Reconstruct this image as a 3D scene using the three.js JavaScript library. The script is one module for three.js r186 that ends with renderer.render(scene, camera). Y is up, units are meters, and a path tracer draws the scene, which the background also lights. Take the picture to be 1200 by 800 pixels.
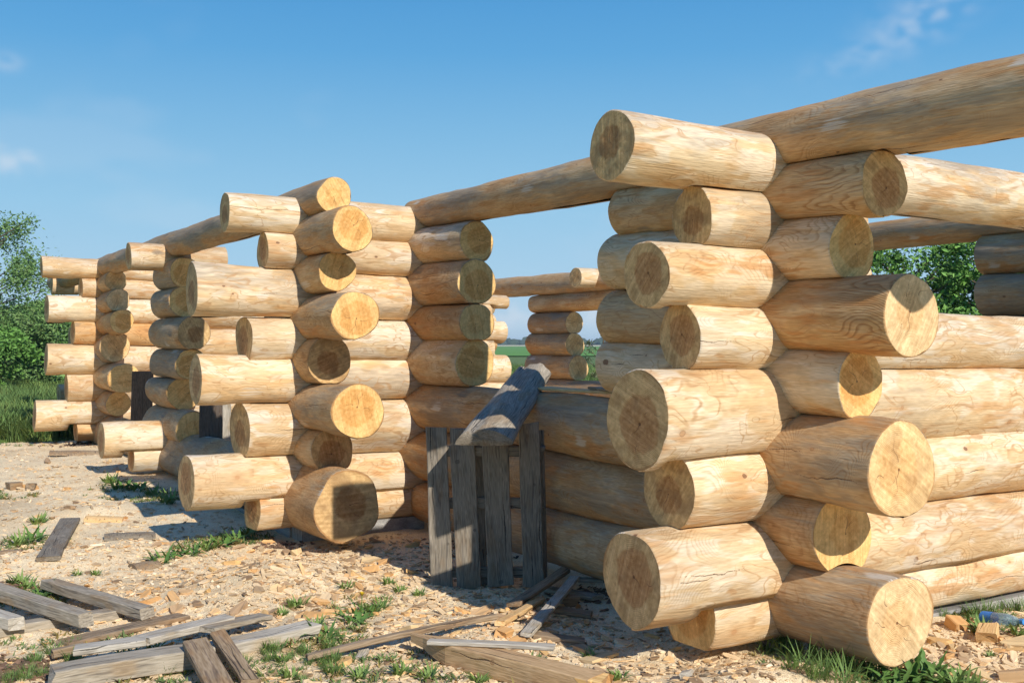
import * as THREE from 'three';
import { mergeGeometries } from 'three/addons/utils/BufferGeometryUtils.js';

// ---------------------------------------------------------------- camera, sky, sun, exposure
const scene = new THREE.Scene();
const renderer = new THREE.WebGLRenderer({ antialias: true });
renderer.toneMapping = THREE.LinearToneMapping;
renderer.toneMappingExposure = 1.08;
renderer.shadowMap.enabled = true;
renderer.shadowMap.type = THREE.PCFSoftShadowMap;

const FPX = 1265, HORIZON = 402, EYE = 1.6;              // focal length and horizon in pixels of the 1200 x 800 photograph
const YAW = Math.atan(780 / FPX), SN = Math.sin(YAW), CS = Math.cos(YAW);
// plan coordinates: u along one family of logs (world x), v along the other (world -z)
const RU = CS, RV = -SN, FU = SN, FV = CS;
const Z0 = 6.2, X0 = 308 * Z0 / FPX;
const CU = -(X0 * RU + Z0 * FU), CV = -(X0 * RV + Z0 * FV);
const V3 = (u, h, v) => new THREE.Vector3(u, h, -v);
const camera = new THREE.PerspectiveCamera(2 * Math.atan(400 / FPX) * 180 / Math.PI, 1.5, 0.1, 6000);
camera.position.copy(V3(CU, EYE, CV));
camera.lookAt(V3(CU + FU * FPX, EYE + (HORIZON - 400), CV + FV * FPX));

const SUN_AZ = 0.8 * Math.PI / 180, SUN_EL = 33.3 * Math.PI / 180;
const sunDir = V3(Math.sin(SUN_AZ) * Math.cos(SUN_EL), Math.sin(SUN_EL), -Math.cos(SUN_AZ) * Math.cos(SUN_EL));
const sun = new THREE.DirectionalLight(new THREE.Color(1.0, 0.945, 0.87), 4.7);
sun.position.copy(sunDir.clone().multiplyScalar(60)).add(V3(0, 0, 5));
sun.target.position.copy(V3(0, 0, 5));
sun.castShadow = true;
sun.shadow.mapSize.set(4096, 4096);
Object.assign(sun.shadow.camera, { left: -22, right: 22, top: 22, bottom: -22, near: 1, far: 140 });
sun.shadow.bias = -0.0005;
scene.add(sun, sun.target);

// ---------------------------------------------------------------- random and noise
function rng(seed) { let a = seed >>> 0; return () => { a = (a + 0x6D2B79F5) | 0; let t = Math.imul(a ^ (a >>> 15), 1 | a); t = (t + Math.imul(t ^ (t >>> 7), 61 | t)) ^ t; return ((t ^ (t >>> 14)) >>> 0) / 4294967296; }; }
const LAT = new Float32Array(65536); { const r = rng(77); for (let i = 0; i < 65536; i++) LAT[i] = r(); }
const lat = (x, y, s) => LAT[(x * 73 + y * 3049 + s * 7919 + ((x * y) & 255) * 31) & 65535];
function vn(x, y, px, py, s = 0) {                         // value noise in lattice units, periodic in px, py
  const xi = Math.floor(x), yi = Math.floor(y), fx = x - xi, fy = y - yi;
  let x0 = xi, y0 = yi; while (x0 >= px) x0 -= px; while (x0 < 0) x0 += px; while (y0 >= py) y0 -= py; while (y0 < 0) y0 += py;
  const x1 = x0 + 1 === px ? 0 : x0 + 1, y1 = y0 + 1 === py ? 0 : y0 + 1;
  const sx = fx * fx * (3 - 2 * fx), sy = fy * fy * (3 - 2 * fy);
  const a = lat(x0, y0, s), b = lat(x1, y0, s), c = lat(x0, y1, s), d = lat(x1, y1, s);
  return a + (b - a) * sx + (c - a) * sy + (a - b - c + d) * sx * sy;
}
const N2 = (x, y, s = 0) => vn(x + 500, y + 500, 4001, 4003, s) * 2 - 1;
const fbm2 = (x, y, s = 0, o = 3) => { let a = 0, w = 0.55, f = 1; for (let i = 0; i < o; i++) { a += w * N2(x * f, y * f, s + i); w *= 0.5; f *= 2.03; } return a; };
const sstep = (a, b, x) => { const t = Math.min(1, Math.max(0, (x - a) / (b - a))); return t * t * (3 - 2 * t); };
const mix = (a, b, t) => a + (b - a) * t;
const s2l = c => { c /= 255; return c <= 0.04045 ? c / 12.92 : Math.pow((c + 0.055) / 1.055, 2.4); };

// ---------------------------------------------------------------- sky (air and thin clouds)
{
  const W = 2048, H = 1024, data = new Float32Array(W * H * 4);
  const stops = [[-90, 120, 140, 150], [-2, 178, 205, 226], [0.4, 184, 210, 230], [3, 172, 209, 234], [7, 152, 201, 233], [11, 128, 186, 227], [15, 98, 168, 221], [19, 79, 153, 213], [30, 62, 134, 204], [55, 42, 104, 182], [90, 34, 88, 165]];
  const dirOf = (x, y) => { const X = (x - 600) / FPX, Y = (HORIZON - y) / FPX; return V3(RU * X + FU, Y, RV * X + FV).normalize(); };
  // small clouds: direction, half width, half height (radians), tilt, strength
  const wisps = [[1075, 24, 0.042, 0.017, 0.45, 0.27], [1010, 64, 0.035, 0.010, 0.25, 0.20], [8, 190, 0.018, 0.008, 0, 0.34], [33, 186, 0.010, 0.010, 0, 0.36], [-40, 170, 0.03, 0.012, 0, 0.3], [6, 72, 0.010, 0.006, 0, 0.25], [615, 372, 0.05, 0.012, 0, 0.30], [700, 365, 0.045, 0.014, 0, 0.38], [560, 360, 0.03, 0.010, 0, 0.26]]
    .map(([x, y, a, b, t, k]) => { const d = dirOf(x, y); return { az: Math.atan2(d.z, d.x), el: Math.asin(d.y), a, b, ct: Math.cos(t), st: Math.sin(t), k }; });
  for (let j = 0; j < H; j++) {
    const el = ((j + 0.5) / H - 0.5) * Math.PI, deg = el * 180 / Math.PI;
    let k = 0; while (k < stops.length - 2 && deg > stops[k + 1][0]) k++;
    const A = stops[k], B = stops[k + 1], t = Math.min(1, Math.max(0, (deg - A[0]) / (B[0] - A[0])));
    const base = [1, 2, 3].map(c => mix(s2l(A[c]), s2l(B[c]), t));
    for (let i = 0; i < W; i++) {
      const az = ((i + 0.5) / W - 0.5) * 2 * Math.PI;
      let cl = 0;
      for (const w of wisps) {
        let da = az - w.az; if (da > Math.PI) da -= 2 * Math.PI; if (da < -Math.PI) da += 2 * Math.PI;
        if (Math.abs(da) > 0.2) continue;
        const dx = da * Math.cos(w.el), dy = el - w.el, X = dx * w.ct + dy * w.st, Y = -dx * w.st + dy * w.ct;
        const q = (X * X) / (w.a * w.a) + (Y * Y) / (w.b * w.b);
        if (q < 6) cl = Math.max(cl, w.k * Math.exp(-q * 0.8) * sstep(0.18, 0.85, 0.5 + 0.62 * fbm2(az * 75 + 90 + el * 40, el * 150 - az * 20, 3, 3)) * 1.5);
      }
      if (el > 0) cl = Math.max(cl, 0.10 * sstep(0.15, 0.6, fbm2(Math.cos(az) * 3 / (0.25 + el) + 40, Math.sin(az) * 3 / (0.25 + el) + 40, 9, 4)) * sstep(0.02, 0.1, el));
      const o = (j * W + i) * 4;
      const ex = 1 / renderer.toneMappingExposure; data[o] = ex * mix(base[0], 0.72, cl); data[o + 1] = ex * mix(base[1], 0.78, cl); data[o + 2] = ex * mix(base[2], 0.86, cl); data[o + 3] = 1;
    }
  }
  const sky = new THREE.DataTexture(data, W, H, THREE.RGBAFormat, THREE.FloatType);
  sky.mapping = THREE.EquirectangularReflectionMapping; sky.magFilter = THREE.LinearFilter; sky.minFilter = THREE.LinearFilter;
  sky.wrapS = THREE.RepeatWrapping; sky.needsUpdate = true;
  scene.background = sky; scene.environment = sky;
}
scene.fog = new THREE.FogExp2(new THREE.Color(0.55, 0.68, 0.8), 0.00028);

// ---------------------------------------------------------------- texture builders
function tex(W, H, fn, srgb = true) {                       // fn(x, y, out): out in 0..255
  const d = new Uint8Array(W * H * 4), o = [0, 0, 0];
  for (let y = 0, p = 0; y < H; y++) for (let x = 0; x < W; x++, p += 4) {
    fn(x / W, y / H, o);
    d[p] = Math.max(0, Math.min(255, o[0])); d[p + 1] = Math.max(0, Math.min(255, o[1])); d[p + 2] = Math.max(0, Math.min(255, o[2])); d[p + 3] = 255;
  }
  const t = new THREE.DataTexture(d, W, H); t.wrapS = t.wrapT = THREE.RepeatWrapping;
  t.magFilter = THREE.LinearFilter; t.minFilter = THREE.LinearMipmapLinearFilter; t.generateMipmaps = true; t.anisotropy = 8;
  if (srgb) t.colorSpace = THREE.SRGBColorSpace; t.needsUpdate = true; return t;
}
const put = (o, c) => { o[0] = c[0]; o[1] = c[1]; o[2] = c[2]; };
const blend = (o, c, t) => { o[0] += (c[0] - o[0]) * t; o[1] += (c[1] - o[1]) * t; o[2] += (c[2] - o[2]) * t; };

// peeled log: u runs along the log (3 m), v once round it
const K0 = [229, 215, 192], K1 = [190, 128, 68], K2 = [150, 138, 120], K3 = [112, 98, 82], K4 = [172, 130, 86], K5 = [146, 102, 58], K6 = [172, 112, 62], K7 = [78, 52, 34], K8 = [84, 58, 38], KA = [214, 210, 202], KB = [104, 97, 90];
function logMaterial(seed, { base = [220, 195, 155], tint = [205, 162, 108], honey = 0.5, pale = 0.5, grey = 0.2, lines = 0.5, rough = 0.72 }) {
  const r = rng(seed), W = 1184, H = 592;
  const knots = []; for (let i = 0; i < 9; i++) knots.push([r(), r(), 0.005 + 0.018 * r() * r(), 0.55 + r() * 0.7]);
  const blots = []; for (let i = 0; i < (grey > 0.3 ? 4 : 2); i++) blots.push([r(), r(), 0.02 + 0.03 * r(), 0.55, i]);
  const checks = []; for (let i = 0; i < 9; i++) checks.push([r(), r(), 0.03 + 0.16 * r() * r(), r() * 9, 0.5 + 0.7 * r()]);
  const bump = new Uint8Array(W * H * 4);
  const map = tex(W, H, (s, t, o) => {
    const wob = vn(s * 6, t * 4, 6, 4, seed) * 0.6 + vn(s * 14, t * 9, 14, 9, seed + 1) * 0.25;
    let knotDark = 0, knotWarm = 0, field = wob * 2.2 + vn(s * 3, t * 6, 3, 6, seed + 2) * 1.8;
    for (let ki = 0; ki < knots.length; ki++) {
      const kq = knots[ki], ks = kq[0], kt = kq[1];
      let ds = Math.abs(s - ks), dt = Math.abs(t - kt); if (ds > 0.5) ds = 1 - ds; if (dt > 0.5) dt = 1 - dt;
      ds *= 3.0; dt *= 1.2; if (ds > 0.6 || dt > 0.25) continue; const kr = kq[2], kk = kq[3];
      const d = Math.sqrt(ds * ds * 0.45 + dt * dt);
      field += kk * 1.5 * Math.exp(-d * d / 0.006);
      const rr = kr * (1 + 0.25 * N2(ds * 40, dt * 40, seed + 7));
      if (d < rr) { knotWarm = Math.max(knotWarm, 0.75); if (d > rr * 0.84) knotDark = Math.max(knotDark, 0.3 * sstep(0.2, 0.7, 0.5 + 0.5 * N2(ds * 60 + dt * 90, kk * 9, seed))); if (kk > 0.9) knotDark = Math.max(knotDark, 0.5); }
      else knotWarm = Math.max(knotWarm, 0.35 * Math.exp(-(d - rr) / 0.02));
    }
    const c = field * 13 + vn(s * 30, t * 50, 30, 50, seed + 3) * 0.8, fr = c - Math.floor(c);
    const lineMask = sstep(0.45, 0.75, vn(s * 7, t * 5, 7, 5, seed + 4) * 0.7 + vn(s * 25, t * 30, 25, 30, seed + 15) * 0.3) * lines;
    const line = (sstep(0.5, 0.85, fr) * (1 - sstep(0.93, 1.0, fr))) * lineMask;
    const fib = vn(s * 22 + wob * 0.6, t * 210 + wob * 4, 22, 210, seed + 5), fib2 = vn(s * 90, t * 320 + wob * 6, 90, 320, seed + 6);
    const w2 = vn(s * 24, t * 18, 24, 18, seed + 16), w3 = vn(s * 20, t * 26, 20, 26, seed + 17);
    const p1 = vn(s * 5 + w2 * 0.3, t * 7 + wob, 5, 7, seed + 7) * 0.55 + vn(s * 19 + w3 * 0.8, t * 21 + w2, 19, 21, seed + 8) * 0.45;
    const p2 = vn(s * 7 + w3 * 0.4, t * 6 + wob, 7, 6, seed + 9) * 0.5 + vn(s * 24 + w2, t * 34 + w3 * 1.5, 24, 34, seed + 10) * 0.5;
    const p3 = vn(s * 5 + w2 * 0.4, t * 6, 5, 6, seed + 11) * 0.55 + vn(s * 16 + w3 * 0.7, t * 54 + w2 * 2, 16, 54, seed + 12) * 0.3 + vn(s * 40, t * 90, 40, 90, seed + 20) * 0.15;
    const p4 = vn(s * 6, t * 11 + w2 * 0.6, 6, 11, seed + 13) * 0.6 + vn(s * 22, t * 60 + w3 * 2, 22, 60, seed + 14) * 0.4;
    const fl = Math.abs(vn(s * 26 + w2 * 2.2, t * 44 + w3 * 3.0, 26, 44, seed + 18) - 0.5) * 2, fleck = (1 - sstep(0.02, 0.16, fl)) * sstep(0.35, 0.65, vn(s * 9, t * 9, 9, 9, seed + 19));
    put(o, base);
    blend(o, tint, honey * sstep(0.42, 0.72, p1 * 0.86 + fib * 0.14));
    blend(o, K0, pale * sstep(0.44, 0.62, p2 * 0.92 + fib2 * 0.08));
    blend(o, K1, 0.85 * honey * sstep(0.62, 0.80, p4 * 0.92 + fib * 0.1));
    blend(o, K2, grey * sstep(0.40, 0.68, p3 * 0.86 + fib * 0.16));
    blend(o, K3, grey * 0.5 * sstep(0.60, 0.80, p3 * 0.8 + fib2 * 0.2));
    blend(o, K4, fleck * 0.55);
    blend(o, K5, line * 0.62);
    const fm = (fib - 0.5) * 25 + (fib2 - 0.5) * 22; o[0] += fm; o[1] += fm; o[2] += fm * 0.9;
    blend(o, K6, knotWarm * 0.55); blend(o, K7, knotDark);
    for (let bj = 0; bj < blots.length; bj++) {
      const bq = blots[bj], bs = bq[0], bt = bq[1], bl = bq[2], bk = bq[3], bi = bq[4];
      let ds = s - bs, dt = t - bt; if (ds > 0.5) ds -= 1; if (ds < -0.5) ds += 1; if (dt > 0.5) dt -= 1; if (dt < -0.5) dt += 1;
      const q = (ds * ds) / (bl * bl) + (dt * dt) / 0.0016; if (q < 1) blend(o, bi ? KA : KB, bk * sstep(0.42, 0.66, (1 - q) * 0.4 + fib * 0.5 + w3 * 0.15));
    }
    let crack = 0;
    for (let ci = 0; ci < checks.length; ci++) {
      const cq = checks[ci], cs = cq[0], ct = cq[1], cl = cq[2], ph = cq[3], cw = cq[4];
      let ds = s - cs, dt = t - ct; if (ds > 0.5) ds -= 1; if (ds < -0.5) ds += 1; if (dt > 0.5) dt -= 1; if (dt < -0.5) dt += 1;
      if (Math.abs(ds) > cl || Math.abs(dt) > 0.014) continue;
      const e = Math.abs(dt - 0.005 * Math.sin(ds * 40 + ph) - 0.004 * N2(ds * 90, ph, seed)), wdt = 0.0024 * cw * (1 - Math.abs(ds) / cl);
      if (e < wdt) crack = 1;
    }
    if (crack) blend(o, K8, 0.75);
    const px = Math.round(s * W), py = Math.round(t * H), q = (Math.min(H - 1, py) * W + Math.min(W - 1, px)) * 4;
    const b = 150 + (fib - 0.5) * 60 + (fib2 - 0.5) * 40 - line * 40 - crack * 110 - knotDark * 40 + (p2 - 0.5) * 40 + (1 - Math.abs(2 * vn(s * 9 + wob, t * 24, 9, 24, seed + 21) - 1)) * 46 - 23;
    bump[q] = bump[q + 1] = bump[q + 2] = Math.max(0, Math.min(255, b)); bump[q + 3] = 255;
  });
  const bm = new THREE.DataTexture(bump, W, H); bm.wrapS = bm.wrapT = THREE.RepeatWrapping; bm.magFilter = THREE.LinearFilter; bm.minFilter = THREE.LinearMipmapLinearFilter; bm.generateMipmaps = true; bm.needsUpdate = true;
  return new THREE.MeshStandardMaterial({ map, bumpMap: bm, bumpScale: 0.006, roughness: rough });
}
const logMats = [  // last three weathered, and browned with a warm shade tone for unlit sides
  logMaterial(11, { honey: 0.45, pale: 0.8, grey: 0.22, lines: 0.38 }),
  logMaterial(23, { honey: 0.65, pale: 0.5, grey: 0.2, lines: 0.5 }),
  logMaterial(37, { honey: 0.55, pale: 0.65, grey: 0.5, lines: 0.35 }),
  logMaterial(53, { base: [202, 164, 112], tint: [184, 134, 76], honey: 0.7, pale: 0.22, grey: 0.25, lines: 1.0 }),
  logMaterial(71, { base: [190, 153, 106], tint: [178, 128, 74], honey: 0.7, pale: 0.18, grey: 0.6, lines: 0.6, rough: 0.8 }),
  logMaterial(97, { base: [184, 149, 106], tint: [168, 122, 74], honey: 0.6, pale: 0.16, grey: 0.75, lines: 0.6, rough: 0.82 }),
];

const logTints = [[1, 1, 1], [0.94, 0.90, 0.84], [1.0, 0.96, 0.90], [0.90, 0.87, 0.83], [0.98, 0.98, 0.98]];
const logMatSets = logMats.map(m => logTints.map(([r, g, b]) => { const c = m.clone(); c.color.setRGB(r, g, b); return c; }));

// sawn end: rings round an off-centre pith, darker heart, radial checks, saw marks
function endMaterial(seed, { sap = [224, 188, 130], heart = [196, 138, 76], heartK = 0.6, dirt = 0.2 }) {
  const r = rng(seed), W = 448, cx = 0.5 + (r() - 0.5) * 0.12, cy = 0.5 + (r() - 0.5) * 0.12, hr = 0.20 + 0.12 * r(), sa = r() * 3.14;
  const cr = []; cr.push([r() * 6.283, 0, 0.16 + 0.24 * r(), r() * 9]); for (let i = 0; i < 3; i++) { const q = 0.05 + 0.2 * r(); cr.push([r() * 6.283, q, q + 0.05 + 0.15 * r(), r() * 9]); }
  const map = tex(W, W, (x, y, o) => {
    const dx = x - cx, dy = y - cy, a = Math.atan2(dy, dx);
    const d = Math.sqrt(dx * dx + dy * dy) * (1 + 0.06 * N2(Math.cos(a) * 1.1 + 9, Math.sin(a) * 1.1 + 9, seed)) + 0.006 * N2(x * 12, y * 12, seed + 1);
    const ring = d * 60, fr = ring - Math.floor(ring);
    put(o, sap);
    blend(o, heart, heartK * (1 - sstep(hr - 0.022, hr + 0.025, d + 0.03 * fbm2(x * 9, y * 9, seed + 2, 3))));
    blend(o, [150, 98, 50], 0.6 * sstep(0.45, 0.92, fr) * (1 - sstep(0.94, 1, fr)) * (0.5 + 0.5 * N2(x * 7, y * 7, seed + 4)));
    const along = x * Math.cos(sa) + y * Math.sin(sa) + 0.03 * Math.sin((x * Math.sin(sa) - y * Math.cos(sa)) * 3);
    const saw = (N2(along * 64, 3.3 + 2 * (x * Math.sin(sa) - y * Math.cos(sa)), seed + 5) * 0.6 + N2(along * 30, 8.1, seed + 6) * 0.4);
    const rx = x * 0.83 + y * 0.56, ry = y * 0.83 - x * 0.56, fine = fbm2(rx * 57 + ry * 9, ry * 49, seed + 7, 2) * 12 + saw * 19 + fbm2(rx * 24, ry * 24, seed + 8, 3) * 22;
    o[0] += fine; o[1] += fine; o[2] += fine * 0.9;
    blend(o, [128, 98, 64], dirt * sstep(-0.1, 0.55, fbm2(x * 5, y * 5, seed + 9, 3)));
    blend(o, [150, 104, 60], 0.6 * sstep(0.452, 0.475, Math.hypot(x - 0.5, y - 0.5) + 0.008 * N2(x * 14, y * 14, seed + 11)));
    if (d < 0.012) blend(o, [96, 58, 30], 0.7);
    for (const [ca, c0, cl, ph] of cr) {
      let da = a - ca - 0.12 * Math.sin(d * 30 + ph); while (da > Math.PI) da -= 6.2832; while (da < -Math.PI) da += 6.2832;
      if (d > c0 && d < cl && Math.abs(da) * d < 0.0028 * (1 - (d - c0) / (cl - c0)) + 0.0007) blend(o, [92, 60, 36], 0.7);
    }
  });
  return new THREE.MeshStandardMaterial({ map, bumpMap: map, bumpScale: 0.004, roughness: 0.85 });
}
const endMats = {
  brown: [endMaterial(5, { sap: [208, 170, 114], heart: [160, 110, 62], heartK: 0.62, dirt: 0.4 }), endMaterial(6, { sap: [212, 172, 116], heart: [168, 114, 66], heartK: 0.62, dirt: 0.35 })],
  orange: [endMaterial(7, { sap: [234, 190, 120], heart: [216, 150, 76], heartK: 0.55, dirt: 0.05 }), endMaterial(8, { sap: [232, 188, 118], heart: [216, 156, 84], heartK: 0.45, dirt: 0.08 })],
  cream: [endMaterial(9, { sap: [222, 190, 140], heart: [208, 164, 108], heartK: 0.5, dirt: 0.15 }), endMaterial(10, { sap: [220, 184, 128], heart: [206, 156, 94], heartK: 0.5, dirt: 0.25 })],
};
// weathered sawn timber: u along the board (2 m), v across (0.5 m)
function boardMaterial(seed, base, dark, warm, k = 1) {
  const W = 1024, H = 256, r = rng(seed), cracks = [], kn = [];
  for (let i = 0; i < 12; i++) cracks.push([r(), r(), 0.03 + 0.12 * r()]); for (let i = 0; i < 5; i++) kn.push([r(), r(), 0.008 + 0.012 * r()]);
  const map = tex(W, H, (s, t, o) => {
    const wob = vn(s * 5, t * 3, 5, 3, seed);
    const f1 = vn(s * 12, t * 90 + wob * 7, 12, 90, seed + 1), f2 = vn(s * 60, t * 128 + wob * 9, 60, 128, seed + 2), p = vn(s * 7, t * 5, 7, 5, seed + 3) * 0.6 + vn(s * 22, t * 14, 22, 14, seed + 4) * 0.4;
    put(o, base);
    blend(o, dark, k * sstep(0.5, 0.85, f1 * 0.6 + p * 0.5)); blend(o, warm, 0.5 * sstep(0.55, 0.75, p));
    const g = (f1 - 0.5) * 34 + (f2 - 0.5) * 30; o[0] += g; o[1] += g; o[2] += g;
    for (const [cs, ct, cl] of cracks) { const ds = Math.abs(s - cs), dt = Math.abs(t - ct - 0.02 * N2(s * 20, ct * 9, seed)); if (ds < cl && dt < 0.008 * (1 - ds / cl)) blend(o, dark.map(x => x * 0.5), 0.8); }
    for (const [ks, kt, kr] of kn) { const d = Math.hypot((s - ks) * 4, t - kt) * 0.5; if (d < kr) blend(o, dark, 0.55 + 0.3 * sstep(kr * 0.6, kr, d)); }
  });
  return new THREE.MeshStandardMaterial({ map, bumpMap: map, bumpScale: 0.006, roughness: 0.88 });
}
const greyBoard = boardMaterial(201, [164, 152, 132], [104, 94, 80], [168, 140, 104]);
const paleBoard = boardMaterial(202, [186, 176, 158], [134, 124, 108], [184, 160, 124]);
const brownBoard = boardMaterial(203, [152, 130, 102], [96, 78, 60], [168, 128, 84]);
const darkBoard = boardMaterial(204, [132, 121, 104], [86, 77, 65], [134, 112, 86]);
const slatBoard = boardMaterial(207, [138, 127, 110], [84, 76, 65], [138, 116, 90]);
const freshBoard = boardMaterial(205, [218, 180, 124], [180, 128, 74], [226, 196, 148], 0.6);
const darkBrownBoard = boardMaterial(208, [92, 78, 64], [52, 44, 37], [104, 80, 60]);
const tanBoard = boardMaterial(206, [192, 158, 114], [150, 112, 74], [204, 166, 116]);

// ---------------------------------------------------------------- plan helpers: pixels of the photograph onto walls and ground
const onA = (x, v) => { const k = (x - 600) / FPX, dv = v - CV; return CU - dv * (RV - k * FV) / (RU - k * FU); };
const onB = (x, u) => { const k = (x - 600) / FPX, du = u - CU; return CV - du * (RU - k * FU) / (RV - k * FV); };
const depth = (u, v) => (u - CU) * FU + (v - CV) * FV;
const hAt = (y, u, v) => EYE + (HORIZON - y) * depth(u, v) / FPX;
const ray = (x, y, Z) => { const X = (x - 600) / FPX * Z; return [CU + RU * X + FU * Z, CV + RV * X + FV * Z, EYE + (HORIZON - y) / FPX * Z]; };

// ---------------------------------------------------------------- ground heights
const bump2 = (u, v, cu, cv, ru, rv, h) => h * Math.exp(-((u - cu) ** 2) / (ru * ru) - ((v - cv) ** 2) / (rv * rv));
function meadowH(u, v) {
  return -0.12 + 0.18 * sstep(2, 13, v) * sstep(3, -1.5, u) + 0.03 * fbm2(u * 0.15, v * 0.15, 21, 2) - 0.10 * sstep(1, 4, u) * sstep(60, 20, Math.hypot(u, v));
}
function chipMask(u, v) {                                   // where sawdust and chips cover the soil
  const n = fbm2(u * 0.6, v * 0.6, 31, 3) * 0.9;
  return sstep(-0.6, 0.5, Math.min(14.4 - v + n, 6.5 - u + n, u + 6.5 + n, v + 6 + n));
}
function chipH(u, v) {
  const m = chipMask(u, v);
  let h = meadowH(u, v) - 0.12 + 0.12 * m;
  h += 0.034 * fbm2(u * 1.3, v * 1.3, 41, 2) + 0.020 * fbm2(u * 4, v * 4, 43, 2) + 0.011 * fbm2(u * 11, v * 11, 45, 2);
  h += bump2(u, v, -0.75, -0.62, 0.55, 0.30, 0.12) + bump2(u, v, -1.95, 2.85, 0.6, 0.45, 0.17) + bump2(u, v, -3.3, 4.6, 0.7, 0.4, 0.07) + bump2(u, v, -2.5, 1.3, 0.6, 0.3, 0.05) + bump2(u, v, -1.3, 0.9, 0.5, 0.3, 0.05) + bump2(u, v, -2.6, 6.6, 0.9, 0.35, 0.08) + bump2(u, v, 1.6, -0.75, 0.7, 0.28, 0.07) + bump2(u, v, -1.2, 3.0, 0.5, 0.5, 0.03);
  h -= bump2(u, v, -0.35, 1.0, 0.5, 0.8, 0.03) + bump2(u, v, -0.6, 2.35, 0.55, 0.5, 0.035) + bump2(u, v, 0.1, -0.45, 0.22, 0.35, 0.05);
  return h;
}
const meadowTop = (u, v) => meadowH(u, v) - 0.28 * sstep(0.25, 0.85, chipMask(u, v));
const groundH = (u, v) => Math.max(chipH(u, v), meadowTop(u, v));
function gp(x, y, lift = 0) {                               // pixel -> point on the ground
  let Z = FPX * 1.7 / Math.max(8, y - HORIZON);
  for (let i = 0; i < 12; i++) { const [u, v] = ray(x, y, Z); Z = FPX * (EYE - groundH(u, v) - lift) / (y - HORIZON); }
  const [u, v] = ray(x, y, Z); return { u, v, h: groundH(u, v) + lift, Z };
}

// ---------------------------------------------------------------- naming
const taken = new Map();
const numbered = n => { const k = taken.get(n) || 0; taken.set(n, k + 1); return k ? n + '_' + String(k).padStart(3, '0') : n; };
function shade(o) { o.traverse(m => { if (m.isMesh) { m.castShadow = true; m.receiveShadow = true; } }); return o; }
function top(o, name, label, category, group, kind) {
  o.name = numbered(name); scene.add(o); shade(o);
  if (label) o.userData.label = label; if (category) o.userData.category = category; if (group) o.userData.group = group; o.userData.kind = kind || 'thing';
  return o;
}
function part(geo, mat, name, parent) { const m = new THREE.Mesh(geo, mat); m.name = name; m.castShadow = m.receiveShadow = true; parent.add(m); return m; }
function geoFrom(pos, uv, idx, col) {
  const g = new THREE.BufferGeometry(); g.setAttribute('position', new THREE.Float32BufferAttribute(pos, 3));
  if (uv) g.setAttribute('uv', new THREE.Float32BufferAttribute(uv, 2)); if (col) g.setAttribute('color', new THREE.Float32BufferAttribute(col, 3));
  g.setIndex(idx); g.computeVertexNormals(); return g;
}

// ---------------------------------------------------------------- ground
function sheet(us, vs, hf, colf, uvs) {
  const nu = us.length, nv = vs.length, pos = [], uv = [], col = colf ? [] : null, idx = [];
  for (let j = 0; j < nv; j++) for (let i = 0; i < nu; i++) {
    pos.push(us[i], hf(us[i], vs[j]), -vs[j]); uv.push(us[i] * uvs, vs[j] * uvs); if (col) col.push(...colf(us[i], vs[j]));
  }
  for (let j = 0; j < nv - 1; j++) for (let i = 0; i < nu - 1; i++) { const a = j * nu + i, b = a + 1, c = a + nu, d = c + 1; idx.push(a, b, d, a, d, c); }
  return geoFrom(pos, uv, idx, col);
}
const span = (a, b, st) => { const n = Math.round((b - a) / st), r = []; for (let i = 0; i <= n; i++) r.push(a + (b - a) * i / n); return r; };
const farSpan = () => { const r = [-2500, -1200, -600, -300, -160, -90, -55, -35, ...span(-24, 30, 0.4), 40, 55, 75, 100, 140, 200, 300, 500, 900, 1600, 2600]; return r; };
const grassTex = tex(512, 512, (x, y, o) => {
  const a = vn(x * 60, y * 60, 60, 60, 301), b = vn(x * 200, y * 200, 200, 200, 302), c = vn(x * 9, y * 9, 9, 9, 303);
  put(o, [88, 112, 44]); blend(o, [120, 132, 60], sstep(0.4, 0.8, c * 0.5 + a * 0.5)); blend(o, [56, 78, 30], sstep(0.5, 0.85, b * 0.6 + a * 0.4)); blend(o, [132, 112, 70], 0.45 * sstep(0.68, 0.85, c * 0.6 + a * 0.4));
});
const groundMat = new THREE.MeshStandardMaterial({ map: grassTex, bumpMap: grassTex, bumpScale: 0.02, roughness: 0.95 });
top(new THREE.Mesh(sheet(farSpan(), farSpan(), (u, v) => Math.hypot(u, v - 5) < 120 ? meadowTop(u, v) : -0.1, null, 0.5), groundMat), 'ground', 'green meadow around the log building', 'ground', null, 'structure');

const sawTex = tex(1600, 1600, (x, y, o) => {
  const a = vn(x * 480, y * 480, 480, 480, 311), b = vn(x * 190, y * 190, 190, 190, 312), c = vn(x * 60, y * 60, 60, 60, 313), d = vn(x * 14, y * 14, 14, 14, 314), e = vn(x * 700, y * 700, 700, 700, 315);
  put(o, [236, 211, 168]);
  blend(o, [200, 164, 116], 0.6 * sstep(0.5, 0.85, d * 0.4 + c * 0.4 + b * 0.2)); blend(o, [240, 218, 178], sstep(0.5, 0.75, b * 0.7 + a * 0.3));
  blend(o, [118, 88, 58], 0.7 * sstep(0.72, 0.9, a * 0.55 + b * 0.45)); blend(o, [214, 150, 92], 0.6 * sstep(0.7, 0.86, c * 0.5 + b * 0.5));
  const g = (a - 0.5) * 34 + (e - 0.5) * 34; o[0] += g; o[1] += g; o[2] += g;
});
const sawMat = new THREE.MeshStandardMaterial({ map: sawTex, bumpMap: sawTex, bumpScale: 0.012, roughness: 0.95, vertexColors: true });
const dirt = (u, v) => sstep(0.1, 0.55, fbm2(u * 0.9, v * 0.9, 51, 4)) * 0.42;
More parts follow.
